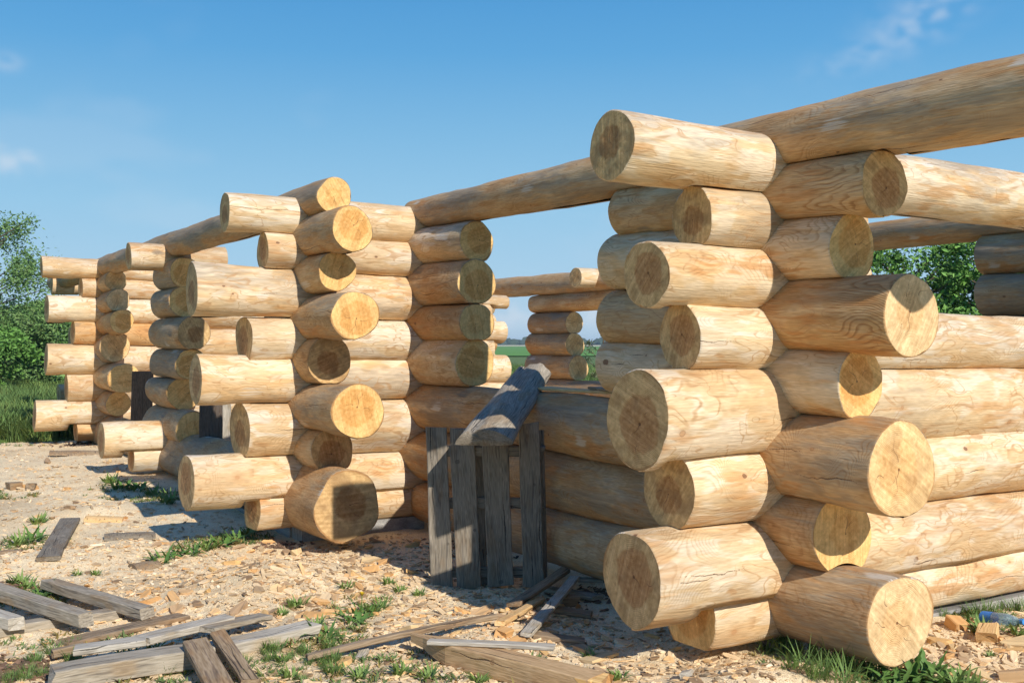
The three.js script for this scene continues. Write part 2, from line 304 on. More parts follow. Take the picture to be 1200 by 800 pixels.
top(new THREE.Mesh(sheet([...span(-7.6, -4.6, 0.08), ...span(-4.55, 2.6, 0.033), ...span(2.7, 7.2, 0.1)], [...span(-7, -1.3, 0.08), ...span(-1.25, 5.2, 0.033), ...span(5.25, 10, 0.06), ...span(10.1, 15.6, 0.12)], chipH, (u, v) => { const k = dirt(u, v), w = 1 - k; return [w + k * 0.55, w + k * 0.5, w + k * 0.44]; }, 1 / 2.7), sawMat),
  'sawdust_ground', 'trampled sawdust and soil around the log building', 'ground', null, 'structure');

// far fields: sheets a little above the meadow
function fieldSheet(u0, u1, v0, v1, lift, mat, name, label) {
  const g = sheet(span(u0, u1, (u1 - u0) / 24), span(v0, v1, (v1 - v0) / 24), (u, v) => (Math.hypot(u, v - 5) < 120 ? meadowH(u, v) : -0.1) + lift, null, 0.08);
  return top(new THREE.Mesh(g, mat), name, label, 'field', null, 'structure');
}
const cropTex = tex(256, 256, (x, y, o) => { const a = vn(x * 40, y * 40, 40, 40, 321), b = vn(x * 8, y * 8, 8, 8, 322); put(o, [92, 142, 42]); blend(o, [116, 158, 58], a * 0.7); blend(o, [74, 120, 36], b * 0.6); });
const cropMat = new THREE.MeshStandardMaterial({ map: cropTex, roughness: 0.95 });
// the fields run square to the line of sight, so build them in that frame
function viewField(z0, z1, lift, mat, name, label) {
  const pos = [], uv = [], idx = [], nz = 20, nx = 20;
  for (let j = 0; j <= nz; j++) for (let i = 0; i <= nx; i++) {
    const Z = mix(z0, z1, j / nz), X = mix(-1.4, 1.4, i / nx) * z1 * 0.8, u = CU + RU * X + FU * Z, v = CV + RV * X + FV * Z;
    pos.push(u, -0.1 + lift, -v); uv.push(u * 0.08, v * 0.08);
  }
  for (let j = 0; j < nz; j++) for (let i = 0; i < nx; i++) { const a = j * (nx + 1) + i, b = a + 1, c = a + nx + 1, d = c + 1; idx.push(a, b, d, a, d, c); }
  return top(new THREE.Mesh(geoFrom(pos, uv, idx), mat), name, label, 'field', null, 'structure');
}
viewField(135, 520, 0.12, cropMat, 'crop_field', 'bright green crop field beyond the building');
viewField(524, 900, 0.15, new THREE.MeshStandardMaterial({ color: new THREE.Color(0.50, 0.46, 0.26), roughness: 1 }), 'stubble_field', 'pale yellow strip of field before the far woods');

// ---------------------------------------------------------------- the log building
const house = new THREE.Group();
const logs = [];
function log(o) {
  // fam 'A': runs along u on line v = o.line; fam 'B': runs along v on line u = o.line
  const id = logs.length, r = rng(900 + id * 17), L = o.b - o.a, n = Math.max(6, Math.ceil(L / 0.075)), M = 40;
  const hs = a => mix(o.h0, o.h1 ?? o.h0, (a - o.a) / L), rs = a => mix(o.r0, o.r1 ?? o.r0, (a - o.a) / L);
  Object.assign(o, { hs, rs });
  const ph = [r() * 6.3, r() * 6.3, r() * 6.3, r() * 6.3], lump = o.lump ?? 1, am = [(0.012 + 0.032 * r()) * lump, (0.008 + 0.022 * r()) * lump, 0.014 * r() * lump * lump], off = r(), rot = r() * 6.283, seed = 60 + id;
  const tilt = [0, 0, 0, 0].map(() => (r() - 0.5) * 0.11), bend = (r() - 0.5) * 0.016 * L;
  const hm = (o.h0 + (o.h1 ?? o.h0)) / 2, am0 = (o.a + o.b) / 2;
  const prof = (a, th) => {
    const t = (a - o.a) / L, R0 = rs(a);
    let R = R0 * (1 + am[0] * Math.cos(2 * th + ph[0]) + am[1] * Math.cos(3 * th + ph[1]) + am[2] * Math.cos(5 * th + ph[2] + a))
      + 0.009 * N2(a * 2.2 + off * 90, th * 1.2, seed) + 0.0035 * N2(a * 7, th * 3, seed + 3);
    const edge = Math.min(a - o.a, o.b - a); if (edge < 0.006) R -= 0.005 + 0.007 * Math.max(0, N2(th * 5 + id * 3, a * 3, 17)) + 0.004 * Math.max(0, N2(th * 14 + id, a, 18));
    const sn = Math.sin(th), cs = Math.cos(th);
    if (o.flat && sn < -0.05) R = Math.min(R, o.flat / -sn);
    if (o.on && sn < 0) {
      const lo = logs[o.on - 1]; if (lo && a > lo.a - (o.groove ?? 0.10) && a < lo.b + (o.groove ?? 0.10)) {
        const D = hs(a) - lo.hs(Math.min(lo.b, Math.max(lo.a, a))), q = lo.rs(Math.min(lo.b, Math.max(lo.a, a))) + 0.001, disc = D * D * sn * sn - D * D + q * q;
        if (disc > 0) { const tt = -D * sn - Math.sqrt(disc); if (tt > 0.02) R = Math.min(R, tt); }
      }
    }
    return [R * cs, R * sn + 0 * t];
  };
  const pos = [], uv = [], idx = [], ring = [];
  const as = [o.a, o.a + 0.007]; for (let i = 1; i < n; i++) as.push(o.a + L * i / n); as.push(o.b - 0.007, o.b);
  const cen = a => { const t = (a - o.a) / L; return [a - am0, hs(a) - hm, bend * (Math.sin(t * Math.PI) - 0.6)]; };
  for (const a of as) {
    const [x, y, z] = cen(a);
    for (let k = 0; k <= M; k++) { const th = -Math.PI / 2 + k / M * 2 * Math.PI, [pz, py] = prof(a, th), sd = a < o.a + 0.01 ? 0 : a > o.b - 0.01 ? 2 : -1; pos.push(x + (sd < 0 ? 0 : tilt[sd] * py + tilt[sd + 1] * pz), y + py, z + pz); uv.push((a + off * 3) / 3.0, k / M + rot / 6.283); }
  }
  for (let i = 0; i < as.length - 1; i++) for (let k = 0; k < M; k++) { const p = i * (M + 1) + k, q = p + 1, s = p + M + 1, t = s + 1; idx.push(p, s, q, q, s, t); }
  const g = geoFrom(pos, uv, idx);
  { // close the seam of the normals
    const nn = g.attributes.normal; for (let i = 0; i < as.length; i++) { const p = i * (M + 1), q = p + M; const x = nn.getX(p) + nn.getX(q), y = nn.getY(p) + nn.getY(q), z = nn.getZ(p) + nn.getZ(q), l = Math.hypot(x, y, z) || 1; nn.setXYZ(p, x / l, y / l, z / l); nn.setXYZ(q, x / l, y / l, z / l); }
  }
  const w = o.m ?? [0, 1, 2, 3, 0, 1, 3][Math.floor(r() * 7)];
  const mesh = part(g, logMatSets[w][Math.floor(r() * logTints.length)], 'log', house);
  if (o.fam === 'A') mesh.position.set(am0, hm, -o.line); else { mesh.position.set(o.line, hm, -am0); mesh.rotation.y = Math.PI / 2; }
  for (const [side, a, dir] of [[0, o.a, -1], [1, o.b, 1]]) {
    const p2 = [], u2 = [], i2 = [], [x, y, z] = cen(a), ra = r() * 6.283, NR = 6, jx = [];
    p2.push(x, y, z); u2.push(0.5, 0.5); const Rm = rs(a) * 1.06;
    for (let q = 1; q <= NR; q++) for (let k = 0; k < M; k++) {
      const th = -Math.PI / 2 + k / M * 2 * Math.PI, [pz, py] = prof(a, th), f = q / NR, Z = pz * f, Y = py * f;
      p2.push(x + tilt[side * 2] * Y + tilt[side * 2 + 1] * Z + (q < NR ? dir * 0.0025 * N2(Z * 30 + id, Y * 30, 7) : 0), y + Y, z + Z);
      const cz = Z / Rm * 0.5, cy = Y / Rm * 0.5; u2.push(0.5 + cz * Math.cos(ra) - cy * Math.sin(ra), 0.5 + cz * Math.sin(ra) + cy * Math.cos(ra));
    }
    for (let k = 0; k < M; k++) { const b = 1 + k, c = 1 + (k + 1) % M; i2.push(...(dir > 0 ? [0, c, b] : [0, b, c])); }
    for (let q = 1; q < NR; q++) for (let k = 0; k < M; k++) { const b = 1 + (q - 1) * M + k, c = 1 + (q - 1) * M + (k + 1) % M, d = b + M, e = c + M; i2.push(...(dir > 0 ? [b, c, d, c, e, d] : [b, d, c, c, d, e])); }
    const set = endMats[o.e ?? 'cream']; part(geoFrom(p2, u2, i2), set[Math.floor(r() * set.length)], 'cut_end', mesh);
  }
  logs.push(o); return logs.length;                        // 1-based index, to be used as "on" by the log above
}
const A = (line, a, b, h0, h1, r0, r1, x = {}) => log({ fam: 'A', line, a, b, h0, h1, r0, r1, ...x });
const B = (line, a, b, h0, h1, r0, r1, x = {}) => log({ fam: 'B', line, a, b, h0, h1, r0, r1, ...x });
const W1 = 4.503, E2 = -1.092, W3 = 13.19, W4 = 9.003, EB = 5.0, W5 = 17.0;

// near corner, logs running right (A) ...
{
  const e = 'brown', u1 = 5.9;
  let p = A(0, -0.62, u1, 0.10, 0.085, 0.20, 0.19, { flat: 0.15, e: 'orange', m: 1 });
  p = A(0, -1.06, u1, 0.366, 0.366, 0.254, 0.235, { on: p, e, m: 0 });
  p = A(0, -0.78, u1, 0.808, 0.81, 0.218, 0.205, { on: p, e, m: 0 });
  p = A(0, -1.02, u1, 1.204, 1.20, 0.262, 0.20, { on: p, e, m: 0, lump: 1.5 });
  p = A(0, -0.72, u1, 1.632, 1.56, 0.185, 0.185, { on: p, e, m: 0 });
  p = A(0, -0.95, 0.62, 1.962, 1.95, 0.188, 0.185, { on: p, e, m: 1 });
  p = A(0, -0.62, 0.62, 2.285, 2.285, 0.172, 0.172, { on: p, e, m: 2 });
  p = A(0, -1.19, u1, 2.618, 2.55, 0.186, 0.20, { on: p, e, m: 2 });
}
// ... and receding left (B), with the window gap
{
  const e = 'cream';
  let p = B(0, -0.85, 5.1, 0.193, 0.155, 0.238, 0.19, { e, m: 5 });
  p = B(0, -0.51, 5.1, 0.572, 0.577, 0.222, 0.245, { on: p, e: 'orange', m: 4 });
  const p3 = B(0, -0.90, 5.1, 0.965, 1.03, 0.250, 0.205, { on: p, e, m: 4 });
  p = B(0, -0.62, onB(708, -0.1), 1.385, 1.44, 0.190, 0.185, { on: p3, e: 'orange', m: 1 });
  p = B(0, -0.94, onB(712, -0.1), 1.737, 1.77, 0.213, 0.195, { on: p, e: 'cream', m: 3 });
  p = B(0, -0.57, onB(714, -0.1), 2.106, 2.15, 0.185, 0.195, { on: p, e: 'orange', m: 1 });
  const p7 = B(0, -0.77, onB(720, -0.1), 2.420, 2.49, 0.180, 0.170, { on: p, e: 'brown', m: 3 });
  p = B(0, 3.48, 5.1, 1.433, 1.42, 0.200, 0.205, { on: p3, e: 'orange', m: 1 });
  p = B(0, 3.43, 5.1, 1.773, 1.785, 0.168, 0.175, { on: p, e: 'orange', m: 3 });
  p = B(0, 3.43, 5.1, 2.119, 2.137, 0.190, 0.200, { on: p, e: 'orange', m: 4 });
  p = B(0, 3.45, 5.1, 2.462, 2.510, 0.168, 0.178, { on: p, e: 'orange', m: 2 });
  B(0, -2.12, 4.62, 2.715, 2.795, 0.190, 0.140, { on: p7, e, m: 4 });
}
// wall that steps out towards the left, its crossing stubs and the long wall behind it
{
  const e = 'brown', u1 = 0.55;
  let p = A(W1, -1.60, u1, 0.165, 0.165, 0.19, 0.19, { flat: 0.145, e, m: 1 });
  p = A(W1, -2.16, u1, 0.452, 0.386, 0.228, 0.200, { on: p, e, m: 1 });
  p = A(W1, -1.71, u1, 0.862, 0.845, 0.242, 0.255, { on: p, e, m: 0 });
  p = A(W1, -2.08, u1, 1.298, 1.269, 0.212, 0.185, { on: p, e, m: 2 });
  p = A(W1, -1.67, u1, 1.630, 1.604, 0.208, 0.190, { on: p, e, m: 0 });
  p = A(W1, -2.11, u1, 2.040, 1.993, 0.222, 0.198, { on: p, e, m: 2 });
  p = A(W1, -1.51, u1, 2.385, 2.350, 0.170, 0.170, { on: p, e, m: 0 });
  p = A(W1, -1.84, u1, 2.700, 2.674, 0.168, 0.180, { on: p, e, m: 0 });
}
{
  const e = 'orange', b1 = 5.15;
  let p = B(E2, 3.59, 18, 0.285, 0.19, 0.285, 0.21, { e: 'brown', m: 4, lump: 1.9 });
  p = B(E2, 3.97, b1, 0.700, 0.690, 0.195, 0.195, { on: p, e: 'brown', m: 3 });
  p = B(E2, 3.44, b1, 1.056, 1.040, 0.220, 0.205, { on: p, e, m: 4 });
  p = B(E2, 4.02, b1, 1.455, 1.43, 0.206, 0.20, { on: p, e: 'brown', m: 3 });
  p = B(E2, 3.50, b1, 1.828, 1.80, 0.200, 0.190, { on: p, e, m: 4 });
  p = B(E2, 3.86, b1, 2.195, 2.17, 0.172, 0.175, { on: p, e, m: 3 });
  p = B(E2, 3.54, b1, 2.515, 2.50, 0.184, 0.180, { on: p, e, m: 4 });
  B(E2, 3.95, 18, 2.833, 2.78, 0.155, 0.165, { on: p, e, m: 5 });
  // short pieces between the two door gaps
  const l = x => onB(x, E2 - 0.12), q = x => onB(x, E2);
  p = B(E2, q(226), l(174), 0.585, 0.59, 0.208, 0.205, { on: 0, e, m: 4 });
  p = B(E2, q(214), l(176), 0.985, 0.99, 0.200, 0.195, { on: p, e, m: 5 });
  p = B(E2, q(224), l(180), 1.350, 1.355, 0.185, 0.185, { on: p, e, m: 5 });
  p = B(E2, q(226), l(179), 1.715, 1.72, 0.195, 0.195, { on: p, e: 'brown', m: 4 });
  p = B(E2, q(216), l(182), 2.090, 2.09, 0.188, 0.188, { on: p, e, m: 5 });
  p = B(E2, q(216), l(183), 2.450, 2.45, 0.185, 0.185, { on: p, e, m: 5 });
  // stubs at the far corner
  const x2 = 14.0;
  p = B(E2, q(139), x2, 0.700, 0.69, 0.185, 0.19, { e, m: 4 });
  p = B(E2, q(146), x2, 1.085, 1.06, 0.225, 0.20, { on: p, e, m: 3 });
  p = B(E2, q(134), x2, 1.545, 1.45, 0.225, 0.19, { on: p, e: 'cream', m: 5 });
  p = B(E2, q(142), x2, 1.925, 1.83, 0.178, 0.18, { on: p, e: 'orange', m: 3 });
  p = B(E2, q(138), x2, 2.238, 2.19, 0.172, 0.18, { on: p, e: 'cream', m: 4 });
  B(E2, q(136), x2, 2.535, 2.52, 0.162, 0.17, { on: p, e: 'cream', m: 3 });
}
// cross wall behind the door gaps
{
  const e = 'brown', L = (a, b, h, r, x = {}) => A(W4, a, b, h, h, r, r, { e, m: [0, 1][logs.length % 2], ...x });
  let p = L(onA(153, W4), -0.30, 0.205, 0.19, { flat: 0.15 });
  p = L(onA(118, W4), -0.30, 0.446, 0.212, { on: p });
  p = L(-1.06, -0.30, 0.85, 0.21, { on: p }); p = L(-1.06, -0.36, 1.23, 0.20, { on: p }); p = L(-1.06, -0.20, 1.60, 0.19, { on: p });
  p = L(-1.06, -0.33, 1.96, 0.19, { on: p }); p = L(-1.06, -0.38, 2.31, 0.18, { on: p });
  L(onA(150, W4), onA(262, W4), 2.645, 0.162, { on: p });
  p = L(2.4, 3.3, 0.44, 0.21); p = L(2.4, 3.62, 0.84, 0.20, { on: p }); p = L(2.4, 3.64, 1.22, 0.205, { on: p });
  p = L(2.4, 3.40, 1.52, 0.165, { on: p }); p = L(2.4, 3.60, 1.76, 0.170, { on: p }); p = L(2.4, 3.35, 2.02, 0.15, { on: p }); L(2.4, 3.68, 2.20, 0.10, { on: p });
}
// far end wall, and one more wall beyond it
{
  const e = 'brown', u1 = 5.9, X = (x, h0, h1, r0, r1, o = {}) => A(W3, onA(x, W3), u1, h0, h1, r0, r1, { e, m: [0, 1, 0, 3][logs.length % 4], ...o });
  let p = X(88, 0.23, 0.17, 0.19, 0.19, { flat: 0.13 });
  p = X(40, 0.497, 0.42, 0.226, 0.21, { on: p }); p = X(77, 0.907, 0.84, 0.222, 0.20, { on: p }); p = X(53, 1.36, 1.24, 0.245, 0.20, { on: p });
  p = X(84, 1.757, 1.62, 0.185, 0.19, { on: p }); p = X(54, 2.125, 1.98, 0.214, 0.19, { on: p }); p = X(94, 2.455, 2.32, 0.165, 0.18, { on: p }); X(48, 2.755, 2.66, 0.162, 0.18, { on: p });
  const Y = (x, h, r, o = {}) => A(W5, onA(x, W5), 2.5, h, h, r, r, { e, m: 1, ...o });
  p = Y(86, 0.30, 0.20); p = Y(68, 0.66, 0.19, { on: p }); p = Y(96, 1.02, 0.19, { on: p }); p = Y(96, 1.38, 0.19, { on: p }); p = Y(81, 1.72, 0.18, { on: p }); p = Y(100, 2.06, 0.18, { on: p }); p = Y(98, 2.37, 0.17, { on: p }); Y(60, 2.67, 0.165, { on: p });
}
// back wall seen through the gaps
{
  const e = 'cream', u = EB;
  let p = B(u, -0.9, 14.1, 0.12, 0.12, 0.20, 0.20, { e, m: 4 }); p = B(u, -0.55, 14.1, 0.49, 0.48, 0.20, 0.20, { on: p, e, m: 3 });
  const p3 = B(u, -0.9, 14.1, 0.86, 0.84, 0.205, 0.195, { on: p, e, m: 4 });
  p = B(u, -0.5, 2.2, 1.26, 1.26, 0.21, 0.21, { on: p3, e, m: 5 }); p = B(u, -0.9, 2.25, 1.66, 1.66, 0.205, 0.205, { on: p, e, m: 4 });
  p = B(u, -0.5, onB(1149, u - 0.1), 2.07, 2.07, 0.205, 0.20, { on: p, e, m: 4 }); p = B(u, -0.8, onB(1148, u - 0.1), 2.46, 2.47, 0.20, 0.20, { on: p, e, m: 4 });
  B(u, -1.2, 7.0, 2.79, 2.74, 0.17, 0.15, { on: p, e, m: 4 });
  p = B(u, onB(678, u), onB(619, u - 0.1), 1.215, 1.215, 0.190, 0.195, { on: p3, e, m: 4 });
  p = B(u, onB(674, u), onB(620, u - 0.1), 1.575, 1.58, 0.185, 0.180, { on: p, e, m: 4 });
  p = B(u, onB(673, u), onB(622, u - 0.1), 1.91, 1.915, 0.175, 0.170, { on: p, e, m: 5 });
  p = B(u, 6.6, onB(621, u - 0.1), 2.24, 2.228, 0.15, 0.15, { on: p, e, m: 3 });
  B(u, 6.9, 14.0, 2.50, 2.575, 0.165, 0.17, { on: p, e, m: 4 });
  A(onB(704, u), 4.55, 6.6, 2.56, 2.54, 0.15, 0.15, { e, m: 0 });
}
// footing under the walls
{
  const mat = new THREE.MeshStandardMaterial({ map: tex(256, 256, (x, y, o) => { const a = vn(x * 120, y * 120, 120, 120, 401), b = vn(x * 12, y * 12, 12, 12, 402); const g = 150 + (a - 0.5) * 40 + (b - 0.5) * 40; put(o, [g, g * 0.98, g * 0.94]); }), roughness: 0.95 });
  const strip = (u0, u1, v0, v1, h) => { const g = new THREE.BoxGeometry(u1 - u0, h + 0.5, v1 - v0); const m = part(g, mat, 'footing', house); m.position.set((u0 + u1) / 2, (h - 0.5) / 2, -(v0 + v1) / 2); };
  strip(-0.12, 5.6, -0.14, 0.14, -0.085); strip(-1.2, -0.02, W1 - 0.12, W1 + 0.12, 0.015); strip(-1.22, -0.96, W1 + 0.125, 13.0, -0.03); strip(-1.25, 5.6, W3 - 0.12, W3 + 0.12, 0.09); strip(-1.22, -0.5, W4 - 0.11, W4 + 0.11, 0.05);
}
top(house, 'log_house', 'unfinished roofless building of stacked peeled logs with crossed corners', 'log building');

// ---------------------------------------------------------------- boards
const chipMats0 = new THREE.MeshStandardMaterial({ map: endMats.orange[0].map, roughness: 0.9 });
// a sawn board from P to Q ([u, h, v]), with its broad face towards "up"
function boardGeo(L, w, t, seed, o = {}) {
  const r = rng(seed), n = Math.max(3, Math.round(L / 0.1)), c = Math.min(0.006, t * 0.2), pos = [], uv = [], idx = [];
  const sec = [[-w / 2 + c, t / 2], [w / 2 - c, t / 2], [w / 2, t / 2 - c], [w / 2, -t / 2 + c], [w / 2 - c, -t / 2], [-w / 2 + c, -t / 2], [-w / 2, -t / 2 + c], [-w / 2, t / 2 - c]], K = sec.length;
  const warp = (r() - 0.5) * 0.022 * L, tw = (r() - 0.5) * 0.12, ou = r() * 2, ov = r();
  const lens = []; let acc = 0; for (let k = 0; k <= K; k++) { lens.push(acc); const a = sec[k % K], b = sec[(k + 1) % K]; acc += Math.hypot(a[0] - b[0], a[1] - b[1]); }
  for (let i = 0; i <= n; i++) {
    const f = i / n, x = (f - 0.5) * L; let sw = 1 + 0.05 * N2(f * 5, seed, 3), st = 1;
    if (o.point) { const q = sstep(0, o.point, f); sw *= mix(0.25, 1, q); st *= mix(0.35, 1, q); }
    const a = tw * (f - 0.5), ca = Math.cos(a), sa = Math.sin(a), lift = warp * (1 - 4 * (f - 0.5) ** 2);
    for (let k = 0; k <= K; k++) {
      const [z0, y0] = sec[k % K], z = z0 * sw, y = (o.point ? y0 * st + t / 2 * (1 - st) * 0.8 : y0) + lift;
      const skew = (i === 0 ? -1 : i === n ? 1 : 0) * 0.03 * N2(z * 22, y * 22, seed);
      pos.push(x + skew + (o.skew || 0) * z * (f - 0.5) * 2, y * ca + z * sa, z * ca - y * sa); uv.push(x / 2 + ou, lens[k] / 0.5 + ov);
    }
  }
  for (let i = 0; i < n; i++) for (let k = 0; k < K; k++) { const p = i * (K + 1) + k, q = p + 1, s = p + K + 1, t2 = s + 1; idx.push(p, q, s, q, t2, s); }
  for (const [i, flip] of [[0, 0], [n, 1]]) {
    const b0 = pos.length / 3; for (let k = 0; k < K; k++) { const p = i * (K + 1) + k; pos.push(pos[p * 3], pos[p * 3 + 1], pos[p * 3 + 2]); uv.push(sec[k][0] / 0.5 + ou, sec[k][1] / 0.5); }
    for (let k = 1; k < K - 1; k++) idx.push(...(flip ? [b0, b0 + k, b0 + k + 1] : [b0, b0 + k + 1, b0 + k]));
  }
  const g = geoFrom(pos, uv, idx).toNonIndexed(); g.computeVertexNormals(); return g;
}
function orient(m, P, Q, up = new THREE.Vector3(0, 1, 0)) {
  const X = Q.clone().sub(P).normalize(), Zv = new THREE.Vector3().crossVectors(X, up).normalize(), Y = new THREE.Vector3().crossVectors(Zv, X);
  m.quaternion.setFromRotationMatrix(new THREE.Matrix4().makeBasis(X, Y, Zv)); m.position.copy(P).add(Q).multiplyScalar(0.5); return m;
}
let bseed = 3000;
function board(name, label, P, Q, w, t, mat, o = {}) {
  const m = new THREE.Mesh(boardGeo(P.distanceTo(Q), w, t, ++bseed, o), mat); orient(m, P, Q, o.up);
  return top(m, name, label, o.cat || 'board', o.group);
}
// both ends given as pixels whose ground point is found, lifted by the clearance plus half the thickness
const G = (x, y, lift) => { const p = gp(x, y, lift); return V3(p.u, p.h, p.v); };
board('weathered_board', 'short grey plank lying flat on the sawdust beside grass tuft', G(82, 600, 0.03), G(56, 660, 0.03), 0.17, 0.035, darkBoard);
board('weathered_beam', 'long square grey beam lying on top of the pile with sawn end', G(-60, 674, 0.15), G(100, 726, 0.10), 0.105, 0.078, greyBoard, { cat: 'beam' });
board('weathered_beam', 'grey beam with rounded end resting across a shorter beam', G(56, 684, 0.075), G(172, 718, 0.07), 0.10, 0.066, greyBoard, { cat: 'beam' });
board('weathered_beam', 'grey beam lying under the two slanting beams', G(-30, 744, 0.03), G(140, 718, 0.03), 0.11, 0.06, greyBoard, { cat: 'beam' });
board('weathered_beam', 'grey beam with round pale end beside the lower beam', G(-60, 706, 0.085), G(20, 731, 0.08), 0.10, 0.07, paleBoard, { cat: 'beam' });
board('weathered_board', 'thin brown grey board lying behind the big timber', G(74, 754, 0.02), G(214, 722, 0.025), 0.13, 0.03, brownBoard);
board('weathered_board', 'pale grey plank lying along the back of the big timber', G(86, 762, 0.10), G(172, 750, 0.10), 0.12, 0.035, paleBoard);
board('weathered_board', 'small square stick end poking out under the pale plank', G(62, 766, 0.05), G(96, 758, 0.05), 0.05, 0.045, brownBoard);
board('weathered_board', 'pale plank with fresh orange edge beside crossed boards', G(166, 750, 0.10), G(268, 725, 0.10), 0.12, 0.04, paleBoard);
board('weathered_board', 'short grey board end beyond the crossed boards', G(240, 738, 0.08), G(312, 722, 0.08), 0.12, 0.03, greyBoard);
board('weathered_beam', 'big grey squared timber lying on the grass under crossed boards', G(58, 795, 0.05), G(232, 768, 0.05), 0.17, 0.10, greyBoard, { cat: 'beam' });
board('weathered_beam', 'blue grey squared timber continuing past the crossed boards', G(226, 769, 0.05), G(366, 738, 0.045), 0.15, 0.09, paleBoard, { cat: 'beam' });
board('weathered_board', 'wide brown board leaning over the big timber', G(228, 752, 0.135), G(268, 822, 0.04), 0.13, 0.04, brownBoard);
board('weathered_board', 'narrow brown board leaning over timber beside wider one', G(254, 741, 0.13), G(294, 800, 0.03), 0.085, 0.035, brownBoard);
board('weathered_board', 'long thin brown lath lying slantwise on the sawdust', G(360, 770, 0.03), G(581, 722, 0.06), 0.05, 0.03, brownBoard);
{
  const P = G(484, 753, 0.06), Q = G(700, 806, 0.06), g = new THREE.Group(), L = P.distanceTo(Q);
  part(boardGeo(L, 0.15, 0.12, ++bseed, { point: 0.28 }), tanBoard, 'timber_body', g); const c = part(boardGeo(0.006, 0.146, 0.116, ++bseed), chipMats0, 'sawn_end', g); c.position.x = L / 2 + 0.012; c.scale.x = 4;
  orient(g, P, Q); top(g, 'pointed_timber', 'thick tan timber with pointed tip and fresh sawn end', 'beam');
}
board('weathered_board', 'thin pale board lying on the pointed timber', G(506, 752, 0.13), G(646, 758, 0.13), 0.07, 0.022, paleBoard);
board('weathered_board', 'pale narrow board slanting in the scrap heap', G(616, 744, 0.05), G(674, 676, 0.10), 0.075, 0.025, paleBoard);
board('scrap_board', 'brown split board leaning in the scrap heap by the pallet', G(602, 708, 0.05), G(662, 668, 0.12), 0.085, 0.03, brownBoard);
board('scrap_board', 'fresh split lath in the scrap heap beside pale board', G(586, 730, 0.03), G(634, 702, 0.04), 0.06, 0.03, freshBoard);
board('scrap_board', 'grey board lying crosswise deep in the scrap heap', G(664, 678, 0.07), G(712, 680, 0.07), 0.08, 0.025, greyBoard);
board('scrap_board', 'flat grey board half buried at foot of scrap heap', G(628, 744, 0.015), G(684, 752, 0.015), 0.09, 0.03, brownBoard);
board('scrap_board', 'brown board lying in shade near the end of log', G(652, 714, 0.02), G(690, 720, 0.02), 0.1, 0.03, brownBoard);
board('scrap_board', 'square brown block in the scrap heap', G(658, 704, 0.05), G(674, 703, 0.05), 0.08, 0.07, brownBoard);
board('scrap_board', 'grey board half hidden at the back of the scrap heap', G(640, 690, 0.03), G(700, 700, 0.03), 0.1, 0.03, greyBoard);
// planks lying inside behind the window sill
board('window_plank', 'thin fresh plank lying on the window log', V3(0.10, 1.252, 1.45), V3(0.06, 1.252, 2.55), 0.16, 0.02, freshBoard);
board('window_plank', 'short split plank lying crossed on the window log', V3(0.0, 1.278, 1.5), V3(0.14, 1.272, 1.95), 0.10, 0.018, brownBoard);
// dark brown boards and a pale one standing inside the two door gaps
{
  const a = ray(167, 440, 14.6), b = ray(164, 500, 14.6); board('standing_board', 'brown board standing inside the far door gap', V3(a[0], 1.22, a[1]), V3(b[0], 0.12, b[1]), 0.30, 0.04, darkBrownBoard, { up: V3(-RU * 0.3 - FU, 0, -FV) });
  const c = ray(247, 470, 12.4), d = ray(247, 520, 12.2); board('standing_board', 'brown board standing inside the nearer door gap', V3(c[0], 1.05, c[1]), V3(d[0], 0.1, d[1]), 0.26, 0.04, darkBrownBoard, { up: V3(-FU, 0, -FV) });
  const e = ray(264, 470, 12.8), f = ray(264, 520, 12.8); board('standing_board', 'pale board standing beside the brown board in the door gap', V3(e[0], 1.0, e[1]), V3(f[0], 0.1, f[1]), 0.13, 0.03, paleBoard, { up: V3(-FU, 0, -FV) });
}
// upright pallet
{
  const pal = new THREE.Group(), Zp = 7.70, base = ray(568, 690, Zp), gh = groundH(base[0], base[1]);
  pal.position.copy(V3(base[0], gh, base[1])); pal.rotation.y = Math.atan2(RV, RU);
  const px = Zp / FPX;                                     // metres per pixel there
  const slat = (xc, yTop, w, dz, rot, mat, yb = 691) => {
    const L = (yb - yTop) * px, m = part(boardGeo(L, w * px, 0.028, ++bseed), mat, 'slat', pal);
    m.rotation.set(0, 0, Math.PI / 2); const g = new THREE.Object3D(); m.position.set((xc - 568) * px, L / 2 + 0.0 + (691 - yb) * px, dz);
    m.quaternion.setFromRotationMatrix(new THREE.Matrix4().makeBasis(new THREE.Vector3(rot, 1, -0.03).normalize(), new THREE.Vector3(0, 0.03, 1).normalize(), new THREE.Vector3(1, -rot, 0).normalize())); return m;
  };
  slat(514.5, 504, 25, 0.0, -0.038, slatBoard); slat(545.5, 506, 28.5, 0.004, -0.05, slatBoard); slat(583.5, 514, 30, 0.001, -0.04, slatBoard); slat(622.5, 497, 24.5, 0.012, -0.03, slatBoard);
  for (const [y, h, m] of [[532, 12, slatBoard], [593, 13, slatBoard], [674, 12, slatBoard]]) { const s = part(boardGeo(128 * px, h * px, 0.05, ++bseed), m, 'rail', pal); s.position.set(4 * px, (691 - y) * px, -0.043); s.rotation.x = Math.PI / 2; }
  for (const [x, w] of [[632, 16], [562, 14]]) { const m = slat(x, 508, w, -0.075, -0.02, slatBoard); m.name = 'rear_slat'; }
  top(pal, 'pallet', 'grey weathered wooden pallet standing upright against the log wall', 'pallet');
}
